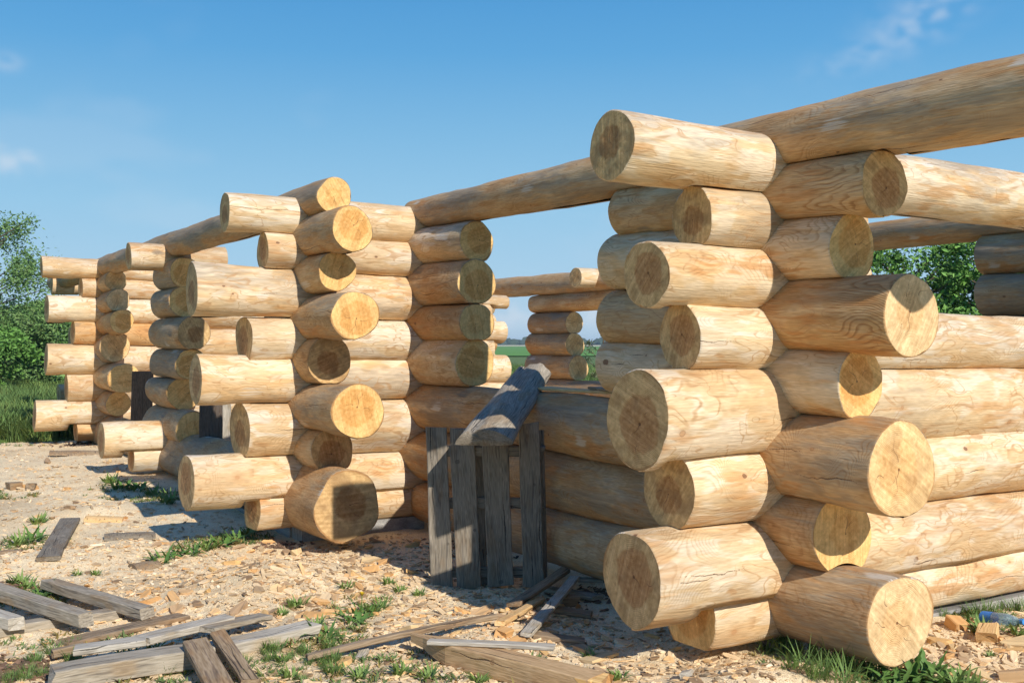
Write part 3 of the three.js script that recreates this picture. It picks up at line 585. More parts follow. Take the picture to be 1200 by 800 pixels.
// slab of a weathered log laid as a ramp from the pallet to the window
{
  const Pl = ray(567, 521, 7.22), Qh = [0.25, 2.96, 1.33];
  const P = V3(Pl[0], Pl[2] + 0.0, Pl[1]), Q = V3(Qh[0], Qh[2], Qh[1]), L = P.distanceTo(Q), n = 26, M = 22, pos = [], uv = [], idx = [];
  for (let i = 0; i <= n; i++) for (let k = 0; k <= M; k++) {
    const f = i / n, x = (f - 0.5) * L, w = mix(0.20, 0.155, f), t = k / M;
    const arc = t < 0.72 ? t / 0.72 : 0; let z, y;
    if (t <= 0.72) { const th = Math.PI * arc; z = -Math.cos(th) * w; y = Math.sin(th) * 0.105 * (1 + 0.16 * N2(f * 4, th * 2.4, 71) + 0.06 * N2(f * 13, th * 6, 73)) + (Math.abs(arc - 0.66) < 0.02 || Math.abs(arc - 0.36) < 0.02 ? -0.016 : 0); } else { const q = (t - 0.72) / 0.28; z = mix(w, -w, q); y = -0.012 * Math.sin(q * Math.PI); }
    pos.push(x + (i === 0 ? 0.02 * N2(z * 12, 3, 5) : i === n ? 0.03 * N2(z * 9, 8, 5) : 0), y, z + 0.006 * N2(f * 4, t * 6, 72)); uv.push(x / 2, t * 1.6);
  }
  for (let i = 0; i < n; i++) for (let k = 0; k < M; k++) { const p = i * (M + 1) + k, q = p + 1, s = p + M + 1, t = s + 1; idx.push(p, q, s, q, t, s); }
  const slab = new THREE.Group(), body = part(geoFrom(pos, uv, idx), greyBoard, 'slab_body', slab);
  for (const [i, flip] of [[0, 1], [n, 0]]) {
    const p2 = [], u2 = [], i2 = []; let cx = 0, cy = 0.035, cz = 0; p2.push(pos[i * (M + 1) * 3], cy, cz); u2.push(0.5, 0.5);
    for (let k = 0; k <= M; k++) { const p = (i * (M + 1) + k) * 3; p2.push(pos[p], pos[p + 1], pos[p + 2]); u2.push(0.5 + pos[p + 2] * 2.2, 0.5 + pos[p + 1] * 2.2); }
    for (let k = 1; k <= M; k++) i2.push(...(flip ? [0, k + 1, k] : [0, k, k + 1]));
    part(geoFrom(p2, u2, i2), slatBoard, 'cut_end', slab);
  }
  orient(slab, P, Q); top(slab, 'log_slab', 'grey half round log slab laid as ramp from pallet to window', 'slab');
}

// ---------------------------------------------------------------- chips and offcuts
const R = rng(4242);
function chipGeo(seed, L, w, t) {                           // an irregular split of wood with sharp faces
  const r = rng(seed), n = 6 + Math.floor(r() * 3), p = [], idx = [];
  for (const s of [1, -1]) for (let k = 0; k < n; k++) { const a = k / n * 6.283 + (r() - 0.5) * 0.5; const q = 0.62 + 0.38 * r(); p.push(Math.cos(a) * L / 2 * q, s * t / 2 * (0.5 + r()), Math.sin(a) * w / 2 * q); }
  for (let k = 1; k < n - 1; k++) { idx.push(0, k + 1, k); idx.push(n, n + k, n + k + 1); }
  for (let k = 0; k < n; k++) { const a = k, b = (k + 1) % n; idx.push(a, b, n + a, b, n + b, n + a); }
  const uv = []; for (let i = 0; i < p.length; i += 3) uv.push(p[i] * 2 + r() * 0.01, p[i + 2] * 2);
  const g = geoFrom(p, uv, idx).toNonIndexed(); g.computeVertexNormals(); return g;
}
const chipMats = [[214, 172, 112], [226, 194, 142], [214, 164, 104], [196, 160, 116], [224, 176, 116], [168, 138, 104]].map((c, i) => boardMaterial2(c, i));
function boardMaterial2(c, i) {
  const d = c.map(x => x * 0.72), m = tex(128, 64, (s, t, o) => { const f = vn(s * 6, t * 40, 6, 40, 500 + i), p = vn(s * 5, t * 5, 5, 5, 520 + i); put(o, c); blend(o, d, 0.6 * sstep(0.5, 0.9, f * 0.6 + p * 0.45)); const g = (f - 0.5) * 26; o[0] += g; o[1] += g; o[2] += g; });
  return new THREE.MeshStandardMaterial({ map: m, roughness: 0.88 });
}
const slopeQ = (u, v, yaw, tilt) => {
  const e = 0.05, nx = -(groundH(u + e, v) - groundH(u - e, v)) / (2 * e), nv = -(groundH(u, v + e) - groundH(u, v - e)) / (2 * e), N = new THREE.Vector3(nx, 1, -nv).normalize();
  return new THREE.Quaternion().setFromUnitVectors(new THREE.Vector3(0, 1, 0), N).multiply(new THREE.Quaternion().setFromEuler(new THREE.Euler(tilt * (R() - 0.5), yaw, tilt * (R() - 0.5))));
};
const inWall = (u, v) => (Math.abs(v) < 0.27 && u > -0.3) || (Math.abs(u) < 0.27 && v > -0.3 && v < 5) || (Math.abs(v - W1) < 0.27 && u > -1.3 && u < 0.6) || (Math.abs(u - E2) < 0.3 && v > 4.2);
{
  // the small ones: nobody could count them
  const geos = [chipGeo(1, 0.07, 0.035, 0.010), chipGeo(2, 0.05, 0.04, 0.008), chipGeo(3, 0.095, 0.022, 0.009), chipGeo(4, 0.035, 0.026, 0.007)], per = [5000, 6500, 3000, 10000];
  const small = new THREE.Group();
  geos.forEach((g, gi) => {
    const im = new THREE.InstancedMesh(g, new THREE.MeshStandardMaterial({ roughness: 0.9 }), per[gi]), M4 = new THREE.Matrix4(); let c = 0, guard = 0;
    while (c < per[gi] && guard++ < 90000) {
      const Z = 4.4 + 15 * Math.pow(R(), 1.6), X = (R() - 0.5) * 1.04 * Z, u = CU + RU * X + FU * Z, v = CV + RV * X + FV * Z;
      const k = chipMask(u, v); if (k < 0.6 || inWall(u, v)) continue;
      if (R() > 0.25 + 0.9 * sstep(-0.15, 0.45, fbm2(u * 1.1, v * 1.1, 61, 3)) + bump2(u, v, -1.6, 3.2, 1.2, 1.0, 0.7) + bump2(u, v, 1.6, -0.8, 1, 0.6, 0.6)) continue;
      const s = 0.35 + 1.5 * R() * R() * R(); M4.compose(V3(u, chipH(u, v) + 0.004, v), slopeQ(u, v, R() * 6.283, 0.9), new THREE.Vector3(s, s, s)); im.setMatrixAt(c, M4);
      const q = R(), b = 0.75 + 0.35 * R(); const col = q < 0.6 ? [0.76, 0.58, 0.36] : q < 0.72 ? [0.64, 0.38, 0.17] : q < 0.88 ? [0.40, 0.29, 0.17] : [0.76, 0.63, 0.44]; im.setColorAt(c, new THREE.Color().setRGB(col[0] * b, col[1] * b, col[2] * b)); c++;
    }
    im.count = c; im.name = 'small_chips'; im.userData.kind = 'stuff'; im.castShadow = im.receiveShadow = true; small.add(im);
  });
  // middling chips, thick before the stepped out corner and by the scrap heap
  const midMat = boardMaterial2([230, 200, 156], 9);
  [[21, 0.13, 0.07, 0.012, 1500], [22, 0.17, 0.05, 0.010, 1300], [23, 0.10, 0.085, 0.014, 1600], [24, 0.22, 0.035, 0.012, 500]].forEach(([sd, L, w, t, n]) => {
    const im = new THREE.InstancedMesh(chipGeo(sd, L, w, t), midMat, n), M4 = new THREE.Matrix4(); let c = 0, guard = 0;
    while (c < n && guard++ < 60000) {
      const Z = 4.6 + 9 * Math.pow(R(), 1.4), X = (R() - 0.5) * 1.04 * Z, u = CU + RU * X + FU * Z, v = CV + RV * X + FV * Z;
      if (chipMask(u, v) < 0.7 || inWall(u, v)) continue;
      const d = 0.10 + 0.35 * sstep(0.1, 0.5, fbm2(u * 1.3, v * 1.3, 63, 3)) + bump2(u, v, -2.0, 2.6, 0.9, 0.8, 1) + bump2(u, v, -1.2, 3.0, 0.8, 0.8, 0.9) + bump2(u, v, 1.5, -0.8, 0.9, 0.6, 0.7) + bump2(u, v, -0.8, 1.2, 0.5, 0.6, 0.6) + bump2(u, v, -1.7, 0.4, 0.8, 0.5, 0.4);
      if (R() > d) continue;
      const s = 0.4 + 0.8 * R() * R(); M4.compose(V3(u, chipH(u, v) + 0.006, v), slopeQ(u, v, R() * 6.283, 0.6), new THREE.Vector3(s, s, s)); im.setMatrixAt(c, M4);
      const q = R(), b = 0.78 + 0.28 * R(), col = q < 0.68 ? [1, 1, 1] : q < 0.78 ? [1, 0.86, 0.68] : q < 0.9 ? [0.62, 0.58, 0.55] : [0.42, 0.36, 0.32]; im.setColorAt(c, new THREE.Color().setRGB(col[0] * b, col[1] * b, col[2] * b)); c++;
    }
    im.count = c; im.name = 'larger_chips'; im.userData.kind = 'stuff'; im.castShadow = im.receiveShadow = true; small.add(im);
  });
  { // bark litter by the old boards and under the corner
    const spots = [[25, 785, 0.30, 340], [10, 690, 0.22, 90], [560, 640, 0.5, 220], [100, 520, 0.7, 200], [330, 640, 0.3, 90], [690, 700, 0.3, 160]], n = spots.reduce((a, b) => a + b[3], 0), im = new THREE.InstancedMesh(chipGeo(31, 0.06, 0.03, 0.008), new THREE.MeshStandardMaterial({ roughness: 0.95 }), n), M4 = new THREE.Matrix4(); let c = 0;
    for (const [x, y, rad, k] of spots) { const p = gp(x, y); for (let i = 0; i < k; i++) { const a = R() * 6.283, d = rad * (R() + R() - 0.6), u = p.u + Math.cos(a) * d, v = p.v + Math.sin(a) * d, s = 0.4 + R(), b = 0.6 + 0.8 * R(); M4.compose(V3(u, groundH(u, v) + 0.006, v), slopeQ(u, v, R() * 6.283, 0.9), new THREE.Vector3(s, s, s)); im.setMatrixAt(c, M4); im.setColorAt(c++, new THREE.Color().setRGB(0.17 * b, 0.10 * b, 0.06 * b)); } }
    im.name = 'bark_litter'; im.userData.kind = 'stuff'; im.castShadow = im.receiveShadow = true; small.add(im);
  }
  top(small, 'wood_chips', 'small wood chips and splinters strewn over the sawdust', 'wood chips', null, 'stuff');
  // the larger offcuts, one by one
  const protos = []; for (let i = 0; i < 10; i++) { const r = rng(600 + i); protos.push(chipGeo(610 + i, 0.15 + 0.12 * r(), 0.07 + 0.06 * r(), 0.018 + 0.03 * r())); }
  const tone = ['honey coloured', 'pale cream', 'orange', 'tan', 'light orange', 'brown'];
  const put1 = (u, v, i, s, mi, where, tilt = 0.7) => {
    const m = new THREE.Mesh(protos[i % 10], chipMats[mi % chipMats.length]); m.position.copy(V3(u, chipH(u, v) + 0.012 * s, v)); m.quaternion.copy(slopeQ(u, v, R() * 6.283, tilt)); m.scale.setScalar(s);
    top(m, 'wood_offcut', `${tone[mi]} split offcut lying ${where}`, 'offcut', `${tone[mi]} offcuts ${where}`);
  };
  let c = 0, guard = 0;
  while (c < 210 && guard++ < 9000) {
    const q = R(); let x, y; const where = q < 0.45 ? 'before the stepped out log corner' : q < 0.62 ? 'near the plastic bottle' : q < 0.8 ? 'around the pointed timber' : q < 0.93 ? 'around the scrap heap' : 'near the short grey plank';
    if (q < 0.45) { x = 160 + 330 * R(); y = 628 + 100 * R(); } else if (q < 0.62) { x = 1095 + 110 * R(); y = 722 + 78 * R(); } else if (q < 0.8) { x = 380 + 420 * R(); y = 700 + 100 * R(); } else if (q < 0.93) { x = 560 + 140 * R(); y = 670 + 70 * R(); } else { x = 10 + 200 * R(); y = 530 + 110 * R(); }
    const p = gp(x, y); if (inWall(p.u, p.v)) continue;
    put1(p.u, p.v, Math.floor(R() * 10), 0.4 + 0.75 * R() * R(), Math.floor(R() * 6), where); c++;
  }
  // named blocks that stand out
  const block = (x, y, L, w, t, mat, label, yaw, tilt = 0.3) => { const p = gp(x, y), m = new THREE.Mesh(boardGeo(L, w, t, ++bseed), mat); m.position.copy(V3(p.u, p.h + t * 0.38, p.v)); m.quaternion.copy(slopeQ(p.u, p.v, yaw, tilt)); top(m, 'wood_block', label, 'wood block'); };
  block(1158, 750, 0.13, 0.11, 0.085, freshBoard, 'fresh cubic wood block lying before the blue bottle', 0.5, 0.6);
  block(1122, 737, 0.12, 0.09, 0.07, chipMats[2], 'orange rounded wood lump near the pale footing', 1.2, 0.7);
  block(1190, 797, 0.16, 0.07, 0.06, chipMats[3], 'brown split stick end lying by the dandelion leaves', 2.2);
  block(424, 770, 0.11, 0.055, 0.03, paleBoard, 'small white stick beside the thin brown lath', 0.9);
  block(590, 745, 0.12, 0.08, 0.045, chipMats[2], 'orange wood lump beside the scrap heap', 0.6);
  block(700, 772, 0.24, 0.11, 0.02, chipMats[1], 'flat fresh chip beside the sawn end of the timber', 0.4);
  block(805, 794, 0.10, 0.06, 0.04, paleBoard, 'white wood block lying before the sawdust mound', 0.8);
  block(16, 574, 0.16, 0.1, 0.08, brownBoard, 'short brown block lying on bare ground far left', 0.3);
  block(36, 574, 0.13, 0.1, 0.07, brownBoard, 'short brown block beside another near bare ground', 1.3);
  // low pieces of bark slab
  const slabPiece = (x, y, L, w, mat, label, yaw) => { const p = gp(x, y), g = new THREE.CylinderGeometry(w, w * 0.9, L, 14, 6, false, 0, Math.PI); g.rotateZ(Math.PI / 2); g.rotateX(Math.PI / 2 * 0); const a = g.attributes.position; for (let i = 0; i < a.count; i++) a.setY(i, a.getY(i) * 0.5 + 0.008 * N2(a.getX(i) * 14, a.getZ(i) * 14, 8)); g.computeVertexNormals(); const m = new THREE.Mesh(g, mat); m.position.copy(V3(p.u, p.h, p.v)); m.quaternion.copy(slopeQ(p.u, p.v, yaw, 0.1)); top(m, 'bark_slab', label, 'bark slab'); };
  slabPiece(152, 630, 0.42, 0.09, darkBoard, 'dark curved bark slab lying on sawdust near the corner', -0.2);
  slabPiece(122, 610, 0.34, 0.08, freshBoard, 'yellow curved slab with knot hole lying on sawdust', -0.4);
  slabPiece(92, 533, 0.75, 0.13, brownBoard, 'brown bark slab below the far end logs', -0.2);
  slabPiece(8, 648, 0.22, 0.05, brownBoard, 'small red brown bark piece beside grey plank', -0.3);
  slabPiece(170, 665, 0.2, 0.09, brownBoard, 'round tan bark piece near dandelion row', 0.2);
}

// ---------------------------------------------------------------- plants
const leafMat = (c, t = 0.25) => new THREE.MeshStandardMaterial({ color: new THREE.Color().setRGB(...c), roughness: 0.7, side: THREE.DoubleSide });
const weedMat = leafMat([0.10, 0.20, 0.035]), weedMat2 = leafMat([0.16, 0.24, 0.05]), bladeMat = leafMat([0.12, 0.20, 0.04], 0.3);
function leafStrip(pos, idx, base, dir, L, w, droop, lobes, r) {
  const n = lobes ? 9 : 5, b0 = pos.length / 3, side = new THREE.Vector3(-dir.z, 0, dir.x).normalize(); let p = base.clone(), d = dir.clone();
  for (let i = 0; i <= n; i++) {
    const f = i / n; let ww = w * Math.sin(Math.PI * Math.min(1, 0.12 + f * 0.9)) * (lobes && i % 2 ? 0.55 : 1); if (i === n) ww = 0.001;
    pos.push(p.x - side.x * ww, p.y + ww * 0.25, p.z - side.z * ww, p.x, p.y, p.z, p.x + side.x * ww, p.y + ww * 0.25, p.z + side.z * ww);
    d.y -= droop / n; d.normalize(); p = p.clone().addScaledVector(d, L / n);
  }
  for (let i = 0; i < n; i++) for (let k = 0; k < 2; k++) { const a = b0 + i * 3 + k, b = a + 1, c = a + 3, e = c + 1; idx.push(a, b, c, b, e, c); }
}
function clumpGeo(seed, n, L, w, spread, droop, lobes) {
  const r = rng(seed), pos = [], idx = [];
  for (let i = 0; i < n; i++) {
    const a = r() * 6.283, e = spread * (0.35 + 0.65 * r()), d = new THREE.Vector3(Math.cos(a) * e, 1, Math.sin(a) * e).normalize(), q = L * 0.35 * Math.sqrt(r());
    leafStrip(pos, idx, new THREE.Vector3(Math.cos(a + 1) * q, -0.01, Math.sin(a + 1) * q), d, L * (0.55 + 0.6 * r()), w * (0.7 + 0.5 * r()), droop * (0.5 + r()), lobes, r);
  }
  return geoFrom(pos, null, idx);
}
const weedGeos = [clumpGeo(1, 26, 0.15, 0.014, 1.0, 1.1, true), clumpGeo(2, 34, 0.12, 0.012, 0.9, 0.9, true), clumpGeo(3, 22, 0.17, 0.016, 1.2, 1.3, true), clumpGeo(4, 40, 0.09, 0.007, 0.8, 0.7, false)];
const tuftGeos = [clumpGeo(11, 60, 0.26, 0.0042, 0.7, 1.2, false), clumpGeo(12, 80, 0.20, 0.0036, 0.6, 0.9, false)];
function weed(x, y, i, s, label, group) {
  const p = gp(x, y), m = new THREE.Mesh(i < 4 ? weedGeos[i] : tuftGeos[i - 4], i < 4 ? (i % 2 ? weedMat2 : weedMat) : bladeMat); m.position.copy(V3(p.u, p.h, p.v)); m.rotation.y = R() * 6.283; m.scale.setScalar(s);
  return top(m, i < 4 ? 'weed' : 'grass_tuft', label, i < 4 ? 'weed' : 'grass', group);
}
for (const [x, y, i, s] of [[186, 660, 0, 1.15], [200, 655, 2, 1], [222, 650, 0, 1.2], [240, 645, 1, 1.2], [256, 640, 2, 1.15], [272, 634, 0, 1.2], [288, 628, 1, 1.15], [300, 622, 0, 1.0], [20, 640, 3, 1.7], [36, 634, 0, 1.3], [44, 615, 3, 1.4], [140, 572, 0, 1.5], [160, 574, 2, 1.5], [178, 580, 3, 1.6], [195, 590, 1, 1.5], [128, 566, 3, 1.6],
  [378, 748, 0, 1.0], [368, 738, 1, 0.9], [412, 730, 2, 0.95], [424, 722, 0, 1.0], [436, 718, 1, 0.9], [445, 713, 3, 1.1], [405, 690, 1, 0.7], [455, 685, 3, 0.9], [345, 712, 3, 1.0], [352, 706, 1, 0.7], [468, 694, 1, 0.7], [490, 698, 3, 0.8], [330, 718, 3, 0.8], [45, 700, 0, 1.0], [30, 690, 1, 0.9], [20, 684, 3, 1.2], [90, 674, 1, 0.5], [112, 674, 1, 0.6],
  [1062, 800, 2, 1.4], [1078, 796, 0, 1.5], [1092, 806, 2, 1.4], [1108, 808, 0, 1.3], [1122, 812, 1, 1.3], [1045, 808, 2, 1.3], [1140, 806, 3, 1.0], [1160, 770, 3, 0.5], [725, 798, 1, 0.8], [690, 770, 3, 0.7], [560, 800, 3, 0.9], [470, 790, 3, 1.0], [500, 796, 1, 0.8], [180, 762, 1, 0.7], [1150, 742, 3, 1.2], [1140, 735, 0, 0.8], [1195, 745, 1, 0.9], [868, 748, 1, 0.6], [340, 795, 3, 0.9], [390, 790, 3, 0.9], [420, 796, 1, 0.8], [315, 760, 3, 0.7], [330, 775, 3, 0.8]])
  { const w = x > 1030 ? 'beside the near corner log end' : x < 120 && y > 660 ? 'beside the slanting grey beams' : x < 60 ? 'beside the short grey plank' : x < 200 && y < 600 ? 'below the far corner stubs' : x < 310 && y < 670 ? 'before the stepped out log corner' : x < 310 ? 'by the big grey timber' : x < 500 && y < 760 ? 'between the thin lath and log corner' : 'around the pointed timber and lath';
    weed(x, y, i, s, `${['leafy', 'small leafy', 'broad leafy', 'narrow leaved'][i]} weed sprouting ${w}`, `weeds ${w}`); }
const gT = 'grass tufts in the shade under the corner logs', lT = 'tuft of long grass in the shade under the near corner logs';
for (const [x, y, i, s] of [[905, 762, 0, 1], [925, 768, 1, 1.1], [948, 772, 0, 1.1], [968, 780, 1, 1.2], [985, 786, 0, 1.1], [1003, 790, 1, 1.2], [935, 785, 0, 0.9], [1018, 798, 0, 1.1], [958, 795, 1, 1], [985, 802, 0, 1]]) weed(x, y, 4 + i, s * 0.72, lT, gT);
const gG = 'short grass tufts by the old boards', lG = 'short grass tuft growing beside the old grey boards';
for (let k = 0; k < 34; k++) { const a = R(); const [x, y] = a < 0.45 ? [5 + 95 * R(), 752 + 50 * R()] : a < 0.8 ? [120 + 170 * R(), 778 + 26 * R()] : [300 + 120 * R(), 760 + 40 * R()]; weed(x, y, 5, 0.24 + 0.24 * R(), lG, gG); }
const gF = 'grass tufts along the footing', lF = 'grass tuft growing against the pale footing';
for (const [x, y, s] of [[1105, 722, 0.7], [1140, 722, 1.2], [1152, 720, 1.3], [1168, 718, 1.1], [1185, 716, 1.2], [1198, 716, 1.2]]) weed(x, y, 5, s * 0.45, lF, gF);
{ // low sprouts that cover the ground in patches
  const im = new THREE.InstancedMesh(clumpGeo(41, 9, 0.07, 0.006, 1.1, 0.9, false), new THREE.MeshStandardMaterial({ roughness: 0.75, side: THREE.DoubleSide }), 1500), M4 = new THREE.Matrix4(), q = new THREE.Quaternion(), ax = new THREE.Vector3(0, 1, 0); let c = 0, guard = 0;
  const spots = [[60, 775, 0.55], [200, 790, 0.5], [370, 745, 0.30], [430, 715, 0.3], [360, 790, 0.5], [470, 785, 0.4], [30, 700, 0.3], [30, 640, 0.4], [240, 640, 0.3], [280, 632, 0.3], [160, 575, 0.6], [210, 585, 0.5], [15, 520, 0.9], [1060, 800, 0.3], [1150, 730, 0.3], [950, 780, 0.4], [620, 790, 0.3], [10, 580, 0.3]].map(([x, y, k]) => [gp(x, y), k]);
  while (c < 1500 && guard++ < 20000) { const [p, k] = spots[Math.floor(R() * spots.length)], a = R() * 6.283, d = k * Math.sqrt(R()), u = p.u + Math.cos(a) * d, v = p.v + Math.sin(a) * d; if (fbm2(u * 5, v * 5, 66, 2) < -0.1) continue; const s = 0.45 + 0.7 * R(), b = 0.7 + 0.6 * R(); M4.compose(V3(u, groundH(u, v), v), q.setFromAxisAngle(ax, R() * 6.283), new THREE.Vector3(s, s, s)); im.setMatrixAt(c, M4); im.setColorAt(c++, new THREE.Color().setRGB((0.13 + 0.12 * (c % 3 === 0 ? 1 : 0)) * b, 0.19 * b, 0.05 * b)); }
  im.count = c; top(im, 'ground_sprouts', 'small green sprouts coming up in patches through the sawdust', 'sprouts', null, 'stuff');
}
{ // yellow dandelion head
  const p = gp(424, 714), g = new THREE.Group(), st = part(new THREE.CylinderGeometry(0.003, 0.004, 0.09, 6), weedMat2, 'stem', g); st.position.y = 0.045;
  const pet = []; for (let i = 0; i < 26; i++) { const q = new THREE.PlaneGeometry(0.007, 0.026); q.translate(0, 0.013, 0); q.rotateX(0.9 - 0.7 * (i % 3) / 3); q.rotateY(i * 2.4); pet.push(q); } const hd = part(mergeGeometries(pet), new THREE.MeshStandardMaterial({ color: new THREE.Color().setRGB(0.75, 0.52, 0.02), roughness: 0.8, side: THREE.DoubleSide }), 'flower_head', g); hd.position.y = 0.09;
  g.position.copy(V3(p.u, p.h, p.v)); top(g, 'dandelion', 'yellow dandelion flower among weeds on the sawdust', 'flower');
}
{ // meadow grass
  const blade = (() => { const pos = [], idx = []; const r = rng(9); for (let i = 0; i < 7; i++) { const a = r() * 6.283; leafStrip(pos, idx, new THREE.Vector3((r() - 0.5) * 0.10, -0.02, (r() - 0.5) * 0.10), new THREE.Vector3(Math.cos(a) * 0.4, 1, Math.sin(a) * 0.4).normalize(), 0.22 + 0.18 * r(), 0.007, 0.9, false, r); } return geoFrom(pos, null, idx); })();
  const im = new THREE.InstancedMesh(blade, new THREE.MeshStandardMaterial({ roughness: 0.8, side: THREE.DoubleSide }), 42000), M4 = new THREE.Matrix4(), q = new THREE.Quaternion(), ax = new THREE.Vector3(0, 1, 0); let c = 0, guard = 0;
  while (c < 42000 && guard++ < 400000) {
    const left = R() < 0.62, Z = left ? 14 + 60 * Math.pow(R(), 1.6) : 16 + 60 * Math.pow(R(), 1.5), X = (left ? mix(-0.52, -0.30, R()) : mix(-0.06, 0.5, R())) * Z, u = CU + RU * X + FU * Z, v = CV + RV * X + FV * Z;
    if (chipMask(u, v) > 0.35 + 0.2 * R()) continue; const s = 0.6 + 0.8 * R() + Z * 0.003;
    M4.compose(V3(u, meadowH(u, v), v), q.setFromAxisAngle(ax, R() * 6.283), new THREE.Vector3(s, s * (0.7 + 0.5 * R()), s)); im.setMatrixAt(c, M4);
    const b = 0.6 + 0.7 * R(), y = R() < 0.2 ? 0.5 : 0; im.setColorAt(c, new THREE.Color().setRGB((0.12 + 0.12 * y) * b, (0.20 + 0.05 * y) * b, 0.045 * b)); c++;
  }
  im.count = c; top(im, 'meadow_grass', 'long meadow grass growing behind the log building', 'grass', null, 'stuff');
}
// trees and bushes: tapered trunk with limbs, crown of small leaves in clumps
const barkMat = new THREE.MeshStandardMaterial({ color: new THREE.Color(0.10, 0.075, 0.05), roughness: 0.95 });
function plant(name, label, cat, x, Z, hTop, rad, hBase, leaves, leafSize, cols, seed, group, sparse = 0) {
  const r = rng(seed), [u, v] = ray(x, 400, Z), g0 = meadowH(u, v), g = new THREE.Group(), segs = [];
  const tube = (p, q, ra, rb) => { const d = q.clone().sub(p), c = new THREE.CylinderGeometry(rb, ra, d.length(), 7, 1); c.translate(0, d.length() / 2, 0); c.applyQuaternion(new THREE.Quaternion().setFromUnitVectors(new THREE.Vector3(0, 1, 0), d.normalize())); c.translate(p.x, p.y, p.z); segs.push(c); };
  const H = hTop - g0, t0 = new THREE.Vector3(0, -0.1, 0), t1 = new THREE.Vector3((r() - 0.5) * 0.06 * H, H * 0.55, (r() - 0.5) * 0.06 * H), t2 = new THREE.Vector3((r() - 0.5) * 0.1 * H, H * 0.92, (r() - 0.5) * 0.1 * H);
  tube(t0, t1, 0.028 * H, 0.016 * H); tube(t1, t2, 0.016 * H, 0.004 * H);
  const clumps = [], nC = Math.max(14, Math.round(leaves / 170));
  for (let i = 0; i < nC; i++) {
    const a = r() * 6.283, e = Math.pow(r(), 0.6), y = mix(hBase, H * 0.97, r()), prof = Math.pow(Math.sin(Math.PI * Math.min(1, 0.16 + 0.84 * (1 - (y - hBase) / (H - hBase)) * 0.86 + 0.02)), 0.7);
    const R1 = rad * prof * (0.45 + 0.55 * e); const c = new THREE.Vector3(Math.cos(a) * R1, y, Math.sin(a) * R1); clumps.push([c, (0.16 + 0.20 * r()) * rad]);
    if (i % 2 === 0) tube(t0.clone().lerp(t2, Math.min(0.95, Math.max(0.1, (y - 0.25 * rad) / H))), c, 0.006 * H, 0.0015 * H);
  }
  part(mergeGeometries(segs), barkMat, 'trunk', g);
  const pos = [], col = [], idx = [];
  for (let i = 0; i < leaves; i++) {
    const [c, cr] = clumps[Math.floor(r() * nC)], th = r() * 6.283, z = r() * 2 - 1, q = cr * Math.pow(r(), 0.45) * (1 + sparse * (r() - 0.5)), sq = Math.sqrt(1 - z * z);
    const p = new THREE.Vector3(c.x + q * sq * Math.cos(th) * 1.15, c.y + q * z * 0.85, c.z + q * sq * Math.sin(th) * 1.15);
    const s = leafSize * (0.6 + 0.8 * r()), a1 = new THREE.Vector3(r() - 0.5, r() * 0.7 - 0.45, r() - 0.5).normalize(), a2 = new THREE.Vector3(r() - 0.5, r() - 0.5, r() - 0.5).cross(a1).normalize(), nrm = a1.clone().cross(a2);
    const b = pos.length / 3, k = 0.7 + 0.6 * r(), cc = cols[Math.floor(r() * cols.length)];
    for (const [x1, y1, z1] of [[-1, 0, 0], [-0.1, 0.42, 0.18], [1, 0, 0], [-0.1, -0.42, 0.18]]) { pos.push(p.x + a1.x * s * x1 + a2.x * s * y1 + nrm.x * s * z1, p.y + a1.y * s * x1 + a2.y * s * y1 + nrm.y * s * z1, p.z + a1.z * s * x1 + a2.z * s * y1 + nrm.z * s * z1); col.push(cc[0] * k, cc[1] * k, cc[2] * k); }
    idx.push(b, b + 1, b + 2, b, b + 2, b + 3);
  }
  part(geoFrom(pos, null, idx, col), crownMat, 'crown', g);
  g.position.copy(V3(u, g0, v)); return top(g, name, label, cat, group);
}
const crownMat = new THREE.MeshStandardMaterial({ color: 0xffffff, vertexColors: true, roughness: 0.75, side: THREE.DoubleSide });
const gA = [[0.13, 0.24, 0.06], [0.10, 0.20, 0.05], [0.17, 0.27, 0.08]], gB = [[0.11, 0.25, 0.035], [0.09, 0.20, 0.03], [0.15, 0.30, 0.055]];
plant('leafy_tree', 'tall loose leafed tree at the edge of the meadow', 'tree', -30, 36, 5.95, 2.35, 0.8, 20000, 0.06, gA, 1, null, 0.6);
plant('leafy_bush', 'dense dark bush behind the far end logs', 'bush', 82, 42, 3.3, 1.9, 0.2, 9000, 0.09, gB, 2, 'bushes at the edge of the meadow');
plant('leafy_bush', 'broad bush in front of the tall loose tree', 'bush', 18, 38, 2.9, 1.9, 0.15, 9000, 0.085, gA, 3, 'bushes at the edge of the meadow');
plant('leafy_bush', 'rounded bush between the broad bush and dark bush', 'bush', 50, 47, 3.2, 1.9, 0.15, 8000, 0.09, gB, 4, 'bushes at the edge of the meadow');
plant('leafy_bush', 'low bush at the foot of the tall tree', 'bush', -20, 33, 2.0, 1.5, 0.1, 7000, 0.075, gB, 5, 'bushes at the edge of the meadow');
plant('leafy_tree', 'bright green tree seen through the window gap under the beam', 'tree', 1062, 23, 3.75, 1.75, 0.3, 19000, 0.062, gB, 6, 'trees behind the window gap');
plant('leafy_tree', 'bright green tree beside the shaded logs of the back wall', 'tree', 1158, 22, 3.85, 1.0, 0.3, 14000, 0.058, gB, 7, 'trees behind the window gap');
plant('leafy_shrub', 'thin shrub with small leaves outside the middle window', 'shrub', 708, 21.5, 2.05, 0.42, 0.1, 1700, 0.022, [[0.10, 0.13, 0.05], [0.13, 0.14, 0.07]], 8, null, 0.8);
